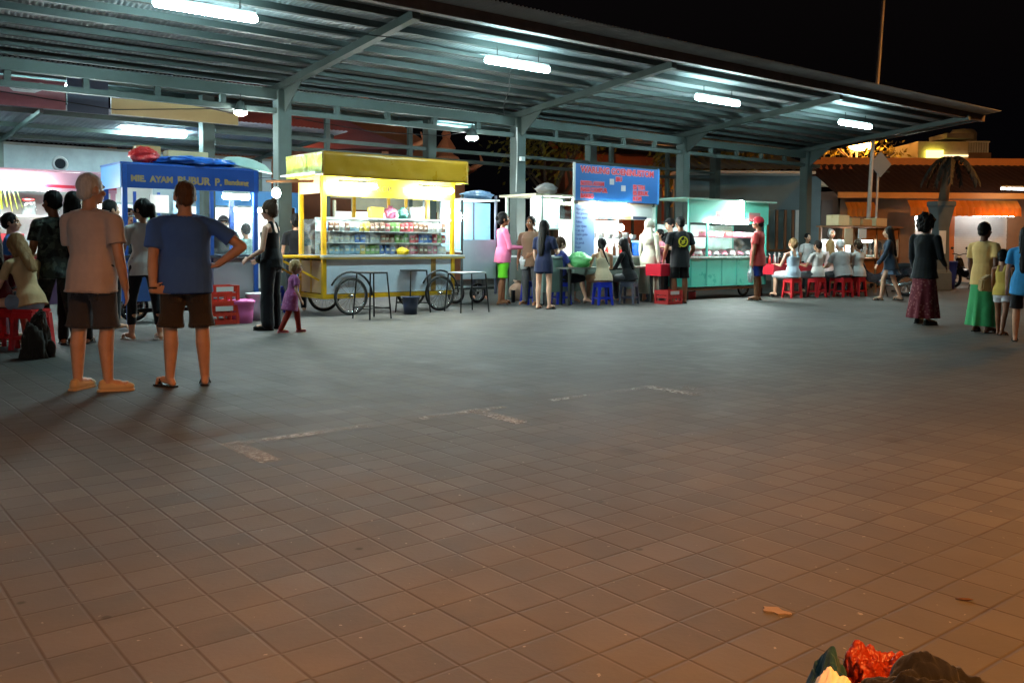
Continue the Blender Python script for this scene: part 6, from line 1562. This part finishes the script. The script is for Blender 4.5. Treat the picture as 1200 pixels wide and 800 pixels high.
person('long-haired woman in navy dress top and denim shorts standing at the table', G(637, 362), 1.62, -30, 'pale', .92, female=True, hair=('xlong', BLK), top=('loose', C_('navy_top', (30, 36, 66))), bottom=('brief', C_('dark_denim', (44, 62, 92), (66, 86, 120), 'denim')), armL=((.12, .1, -1), (0, .4, -.9)), armR=((.12, .4, -.9), (-.3, .9, .1)), shoes=('sandal', BLACKM))
sit('woman in navy tee with bare legs seated sideways on a blue stool', 657, 356, BLUPL, 'blue plastic stool under the woman in navy tee', 1.66, -72, 'blue plastic stools', skin_c='pale', female=True, hair=('lowbun', BRN), top=('tee', C_('royal_tee', (44, 54, 120))), bottom=('skirt', C_('black_trousers', (24, 25, 30))), legR=((.1, 1, -.05), (.02, .25, -1)))
plastic_stool('blue plastic stool standing empty beside the long-haired standing woman', (*G(622, 356), 0), .5, BLUPL, 'blue plastic stools')
sit('woman with dark braid and beige camisole on a blue stool', 706, 357, BLUPL, 'blue plastic stool under the braided woman', 1.64, 12, 'blue plastic stools', skin_c='tan', b=.98, female=True, hair=('braid', BLK), top=('tank', C_('cream_camisole', (206, 186, 156))), bottom=('skirt', C_('tan_skirt', (176, 132, 98))), headyaw=-22, lean=6)
sit('woman with very long black hair in dark clothes on a grey stool', 737, 356, GREYP, 'grey plastic stool under the woman with very long hair', 1.68, 58, 'grey plastic stools', skin_c='tan', b=1.0, female=True, hair=('xlong', BLK), top=('long', C_('black_tee', (22, 22, 25))), bottom=('pants', C_('grey_trousers', (70, 70, 74))), lean=12)
plastic_stool('grey plastic stool standing empty under the table end', (*G(758, 352), 0), .6, GREYP, 'grey plastic stools')
def hijab(i):
    m = MB(); hm, k = i['hm'], i['hsc']
    m.ell(i['Hd'](0, -.022, .018), (.094 * k, .112 * k, .112 * k), 18, 12, rot=hm); m.caps(i['Hd'](0, -.03, -.05), i['T'](0, -.02, i['ST'] * .82), .085 * k, .17 * k, 16, ax=(0, 1, 0), fl=.8)
    m.caps(i['Hd'](0, .03, -.13), i['T'](0, .03, i['ST'] * .8), .06 * k, .14 * k, 16)
    grow('head_scarf', m, C_('white_scarf', (180, 174, 158)), i['root'], .011, 3, folds(.006, 5))
person('woman in long white head scarf standing between the white and turquoise stalls', PS(761, -.35), 1.72, -50, 'tan', 1.0, female=True, hair=None, top=('long', C_('ivory_tunic', (176, 174, 156))), bottom=('longskirt', C_('ivory_tunic', (176, 174, 156))), extra=hijab)
person('short woman in pink top behind the red side table', PS(773, .1), 1.52, 110, 'tan', .9, female=True, hair=('short', BLK), top=('tee', C_('rose_tee', (216, 130, 150))), bottom=('pants', C_('black_trousers', (24, 25, 30))))
person('man in black cap and dark tee facing the white head scarf woman', PS(785, .0), 1.76, 118, 'pale', .95, hair=('short', BLK), cap=(26, 26, 30), top=('tee', C_('black_tee', (22, 22, 25))), bottom=('pants', C_('black_trousers', (24, 25, 30))), armL=((.1, .4, -.9), (-.2, .9, .1)))
trestle('small red side table between the white head scarf woman and turquoise cart', tuple(PS(776, -.75)), ROW, .5, .4, mat('crimson_counter', (170, 44, 60)), .80, mat('red_oilcloth', (196, 34, 52), .35))
g_ = PS(768, -.75)
crate('red and blue crate standing under the small red side table', (g_[0] + .25, g_[1] - .2, 0), ROW, mat('boxcard_red', (200, 50, 50)), group=None)
# black tee with yellow ring emblem
def emblem(i):
    t = NT('yellow_print'); m = t.done(t.bsdf(t.mix(t.noise(t.coord(), 20, 3), lin((196, 178, 30)), lin((226, 206, 50))), .7)); b = MB()
    def P(a, r): # on the back of the shirt
        x = r * math.cos(a); z = .66 * i['ST'] + r * math.sin(a) * 1.02; y = -.158 + .9 * x * x; return i['T'](x, y * i['k'], z)
    n = 44
    for k in range(n):
        a0, a1 = 2 * PI * k / n, 2 * PI * (k + 1) / n; b.add([P(a0, .075), P(a1, .075), P(a1, .105), P(a0, .105)], [(0, 1, 2, 3)])
    for pts in ([(-.05, -.04), (-.01, -.055), (.045, -.02), (.03, .0), (.055, .03), (.01, .045), (-.015, .02), (-.05, .035), (-.03, 0)], [(.0, .05), (.03, .055), (.02, .07)], [(-.11, -.09), (-.06, -.115), (-.055, -.10)]):
        vs = []
        for x, z in pts: vs.append(i['T'](x, (-.160 + .9 * x * x) * i['k'], .66 * i['ST'] + z))
        b.add(vs, [tuple(range(len(vs)))])
    o = b.build('emblem', m, i['root']); md = o.modifiers.new('s', 'SOLIDIFY'); md.thickness = .004; md.offset = 0
person('man in black tee with yellow ring emblem and black shorts at turquoise cart', PS(797, -1.1), 1.76, 14, 'brown', 1.02, hair=('short', BLK), top=('loose', C_('black_tee', (22, 22, 25))), bottom=('shorts', C_('black_shorts', (20, 20, 23))), armL=((.25, .1, -1), (-.1, .6, -.6)), armR=((.3, .05, -1), (-.1, .6, -.6)), shoes=('sandal', BLACKM), extra=emblem, vox=.010)
def wbag(i):
    p = world(i, i['J']['L'][2] + V((0, .03, -.45))); topbag('white carrier bag held by the man in red cap', p, (.11, .06, .17), plastic('white_film', (216, 220, 222)), seed=13)
person('man in red cap, faded red tee and blue shorts holding a carrier bag', G(887, 352), 1.80, 62, 'brown', .98, hair=('short', BLK), cap=(196, 40, 56), top=('loose', C_('red_tee', (186, 66, 62))), bottom=('shorts', C_('blue_shorts', (26, 46, 120))), armL=((.1, .1, -1), (.05, .12, -1)), armR=((.12, -.05, -1), (.03, .2, -1)), shoes=('sandal', BLACKM), vox=.010, extra=wbag)
# diners on red stools
for lb, px, py, H, yw, kw in (
    ('diner in pale blue tank top and white skirt on a red stool', 928, 349, 1.70, 20, dict(skin_c='pale', female=True, hair=('lowbun', (112, 86, 56)), top=('tank', C_('pale_blue_tank', (170, 190, 206))), bottom=('skirt', C_('white_skirt', (206, 208, 212))))),
    ('diner in white tee and grey skirt next to the pale blue tank top', 957, 348, 1.62, 26, dict(skin_c='tan', female=True, hair=('short', DBR), top=('tee', C_('white_tee', (206, 200, 196))), bottom=('skirt', C_('grey_trousers', (70, 70, 74))))),
    ('diner with long blond hair and pale pink tee on a red stool', 971, 346, 1.66, 22, dict(skin_c='pale', female=True, hair=('long', BLO), top=('tee', C_('pale_pink_tee', (216, 184, 178))), bottom=('pants', C_('grey_trousers', (70, 70, 74))))),
    ('broad diner in grey shirt hunched on a red stool', 988, 348, 1.70, 18, dict(skin_c='pale', b=1.15, belly=.03, hair=('thin', GRY), top=('shirt', C_('grey_shirt', (150, 144, 142))), bottom=('pants', C_('grey_trousers', (70, 70, 74))), lean=14)),
    ('diner with brown hair and white shirt at the end of the red stools', 1004, 347, 1.66, 30, dict(skin_c='tan', female=True, hair=('lowbun', BRN), top=('shirt', C_('white_shirt', (200, 192, 186))), bottom=('pants', C_('black_trousers', (24, 25, 30)))))):
    who = lb.replace('diner', 'the diner', 1).split(' on a red')[0].split(' next to')[0].split(' hunched')[0].split(' at the end')[0]
    sit(lb, px, py, REDP, 'red plastic stool under ' + who, H, yw, RS, **kw)
person('diner in white mask standing across the red table', PS(946, .05), 1.50, 200, 'tan', .9, female=True, hair=('short', BLK), top=('tee', C_('white_tee', (206, 200, 196))), bottom=('pants', C_('black_trousers', (24, 25, 30))))
person('white-shirted helper with white hair band behind the grey-shirted diner', PS(974, .1), 1.62, 190, 'tan', .95, female=True, hair=('bun', GRY), top=('tee', C_('white_shirt', (200, 192, 186))), bottom=('pants', C_('black_trousers', (24, 25, 30))))
person('vendor in black behind the brown wooden stall', PS(1026, -.1), 1.60, 215, 'tan', .95, hair=('short', BLK), top=('tee', C_('black_tee', (22, 22, 25))), bottom=('pants', C_('black_trousers', (24, 25, 30))))
# passers-by near the road
person('woman in dark jacket and denim skirt walking, long dark hair', G(1042, 352), 1.64, 66, 'tan', .95, female=True, hair=('xlong', DBR), top=('jacket', C_('slate_jacket', (46, 58, 72))), bottom=('skirt', C_('blue_denim', (76, 98, 120), (110, 130, 150), 'denim')), legL=((.05, .36, -1), (.02, .1, -1)), legR=((.05, -.2, -1), (.02, -.4, -1)), armL=((.14, .3, -1), (0, .6, -.8)), armR=((.14, -.2, -1), (0, .3, -1)), shoes=('sandal', BLACKM), lean=4)
person('figure with bushy hair, black jacket and maroon patterned sarong', G(1082, 380), 1.66, -58, 'dark', .98, hair=('afro', BLK), top=('jacket', C_('black_jacket', (18, 22, 26))), bottom=('sarong', C_('maroon_batik', (98, 34, 44), (150, 96, 96), 'batik')), legL=((.12, .14, -1), (.04, .05, -1)), legR=((.06, -.08, -1), (.02, -.1, -1)), armL=((.12, .05, -1), (-.1, .3, -1)), armR=((.12, .2, -1), (-.2, .7, -.4)), shoes=('shoe', cloth('black_shoe', (20, 20, 20))), vox=.010)
def satchel(i):
    p = world(i, i['T'](.20 * i['k'], -.16, -.10)); b = MB(); b.prism([(-.14, -.10), (.15, -.12), (.13, .08), (.02, .13), (-.12, .06)], -.05, .05); o = b.build('cloth_satchel', cloth('khaki_satchel', (176, 146, 98)), None, bevel=.02); o.location = p; o.rotation_euler = (0, 0, i['root'].rotation_euler.z + 1.4); tag(o, 'khaki satchel on the back hip of the man in green sarong', 'bag')
person('old man in pale yellow shirt and long green sarong', G(1150, 389), 1.54, -62, 'dark', .96, hair=('short', BLK), top=('shirt', C_('pale_yellow_shirt', (214, 176, 110))), bottom=('sarong', C_('green_sarong', (58, 150, 92))), armL=((.1, .05, -1), (-.05, .2, -1)), armR=((.16, -.22, -1), (-.1, .05, -1)), legL=((.1, .08, -1), (.02, 0, -1)), legR=((.08, -.05, -1), (.02, -.05, -1)), shoes=('sandal', BLACKM), vox=.010, extra=satchel)
person('girl in yellow top and white frilled shorts walking beside an adult', G(1173, 393), 1.15, -56, 'brown', .96, female=True, hair=('short', BLK), top=('tank', C_('yellow_tank', (206, 176, 84))), bottom=('brief', C_('white_skirt', (206, 208, 212))), legL=((.06, .2, -1), (.02, .1, -1)), legR=((.06, -.2, -1), (.02, -.35, -1)), shoes=('sandal', BLACKM), armL=((.12, .1, -1), (0, .4, -.9)), vox=.009)
person('woman in bright blue tee and black shorts with long black hair, at picture edge', G(1199, 401), 1.46, -40, 'tan', .98, female=True, hair=('xlong', BLK), top=('loose', C_('sky_tee', (56, 146, 206))), bottom=('shorts', C_('black_shorts', (20, 20, 23))), legL=((.06, .15, -1), (.02, .05, -1)), legR=((.06, -.15, -1), (.02, -.3, -1)), shoes=('sandal', BLACKM))
# people far back between the stalls
for lb, px, t_, H, yw, c, hr, fe in (
    ('far customer in red seen through the blue stall glass', 205, 4.2, 1.62, 20, (170, 60, 60), 'short', False),
    ('far customer in white seen through the blue stall glass', 226, 4.4, 1.66, 200, (206, 206, 206), 'pony', True),
    ('far customer in grey seen above the yellow cart case, near the corner post', 385, 4.0, 1.68, 30, (120, 124, 130), 'short', False),
    ('far customer in lilac seen above the yellow cart case', 403, 4.3, 1.64, 190, (160, 130, 190), 'long', True),
    ('far customer in orange seen through the yellow cart', 488, 4.0, 1.70, 210, (206, 120, 60), 'short', False),
    ('vendor in grey behind the blue-grey board cart', 562, 2.1, 1.62, 190, (90, 96, 104), 'short', False),
    ('far customer in dark blue beside the pink stall', 118, 4.6, 1.70, 10, (40, 50, 90), 'short', False)):
    person(lb, PS(px, t_), H, yw, 'tan', .95, female=fe, hair=(hr, BLK), top=('tee', C_('tee_%d_%d_%d' % c, c)), bottom=('pants', C_('grey_trousers', (70, 70, 74))), vox=.014)
run_jobs()
# strands on the nearer heads
def tufts(o, n, L, w, seed):
    me = o.data; rr = random.Random(seed); b = MB(); P = me.polygons; m = len(P)
    for i in range(n):
        p = P[rr.randrange(m)]; c = V(p.center); nn = V(p.normal)
        d = (V((0, -.15, -1)) - nn * V((0, -.15, -1)).dot(nn)); d = (d.normalized() if d.length > .05 else V((0, -1, 0))) + nn * rr.uniform(.15, .6) + V((rr.gauss(0, .25), rr.gauss(0, .25), rr.gauss(0, .2)))
        d.normalize(); s = d.cross(nn).normalized() * w; q = c - nn * .002
        b.add([q - s, q + s, q + d * L * rr.uniform(.6, 1.2)], [(0, 1, 2)])
    b.build('strands', me.materials[0], o)
for o in list(bpy.data.objects):
    if o.type == 'MESH' and o.name.split('.')[0] == 'hair' and o.parent and o.parent.location.y < 13.2: tufts(o, 5200, .020, .0011, len(o.name) + int(o.parent.location.x * 100))
# pockets and collars cut from the cloth of the nearer people
def patch(o, name, test, m, off=.004):
    me = o.data; b = MB()
    for p in me.polygons:
        if test(p.center): b.add([me.vertices[i].co + me.vertices[i].normal * off for i in p.vertices], [tuple(range(len(p.vertices)))])
    if b.f:
        q = b.build(name, m, o, True); md = q.modifiers.new('s', 'SOLIDIFY'); md.thickness = off; md.offset = -1
for root in [r for r in bpy.data.objects if r.get('category') == 'person' and 6.5 < r.location.y < 8.6]:
    for ch in list(root.children):
        nm = ch.name.split('.')[0]
        if nm == 'shorts':
            zs = [v.co.z for v in ch.data.vertices]; zt = max(zs); zb = min(zs)
            for e in (-1, 1): patch(ch, 'pocket', lambda c, e=e: c.y < -.02 and .035 < e * c.x < .135 and zt - .30 < c.z < zt - .15, ch.data.materials[0])
            patch(ch, 'hem', lambda c: zb < c.z < zb + .028, ch.data.materials[0], .0025)
        if nm == 'shirt':
            zs = [v.co.z for v in ch.data.vertices]; zt = max(zs); zb = min(zs)
            patch(ch, 'hem', lambda c: zb + .004 < c.z < zb + .030, ch.data.materials[0], .0025)
            patch(ch, 'collar', lambda c: c.z > zt - .022, ch.data.materials[0], .004)

# ------------------------------------------------------------------ air, sky, camera
w = bpy.data.worlds.new('World'); SC.world = w; w.use_nodes = True
nt = w.node_tree; bg = nt.nodes['Background']
sky = nt.nodes.new('ShaderNodeTexSky'); sky.sky_type = 'NISHITA'; sky.sun_disc = False
sky.sun_elevation = math.radians(-4); sky.sun_rotation = math.radians(200)
mx = nt.nodes.new('ShaderNodeMix'); mx.data_type = 'RGBA'; mx.blend_type = 'ADD'; mx.inputs[0].default_value = 1
nt.links.new(sky.outputs[0], mx.inputs[6]); mx.inputs[7].default_value = (.012, .011, .015, 1)
nt.links.new(mx.outputs[2], bg.inputs[0]); bg.inputs[1].default_value = .05

cam = bpy.data.cameras.new('Camera'); co = bpy.data.objects.new('Camera', cam); COL.objects.link(co)
cam.sensor_width = 36; cam.lens = 36 * FPX / 1200; cam.clip_end = 600; cam.clip_start = .05
co.location = (0, 0, CAMZ); co.rotation_euler = (Matrix.Rotation(PI / 2 - PIT, 3, 'X') @ Matrix.Rotation(ROLL, 3, 'Z')).to_euler(); cam.shift_y = -(400 - PY0) / 1200
SC.camera = co
vs_ = SC.view_settings; vs_.view_transform = 'Standard'; vs_.look = 'None'; vs_.exposure = 0.9; vs_.gamma = 1
cy = SC.cycles; cy.use_denoising = True; cy.max_bounces = 6; cy.diffuse_bounces = 3; cy.glossy_bounces = 3; cy.transparent_max_bounces = 12; cy.sample_clamp_indirect = 4; cy.use_light_tree = True
cy.caustics_reflective = False; cy.caustics_refractive = False
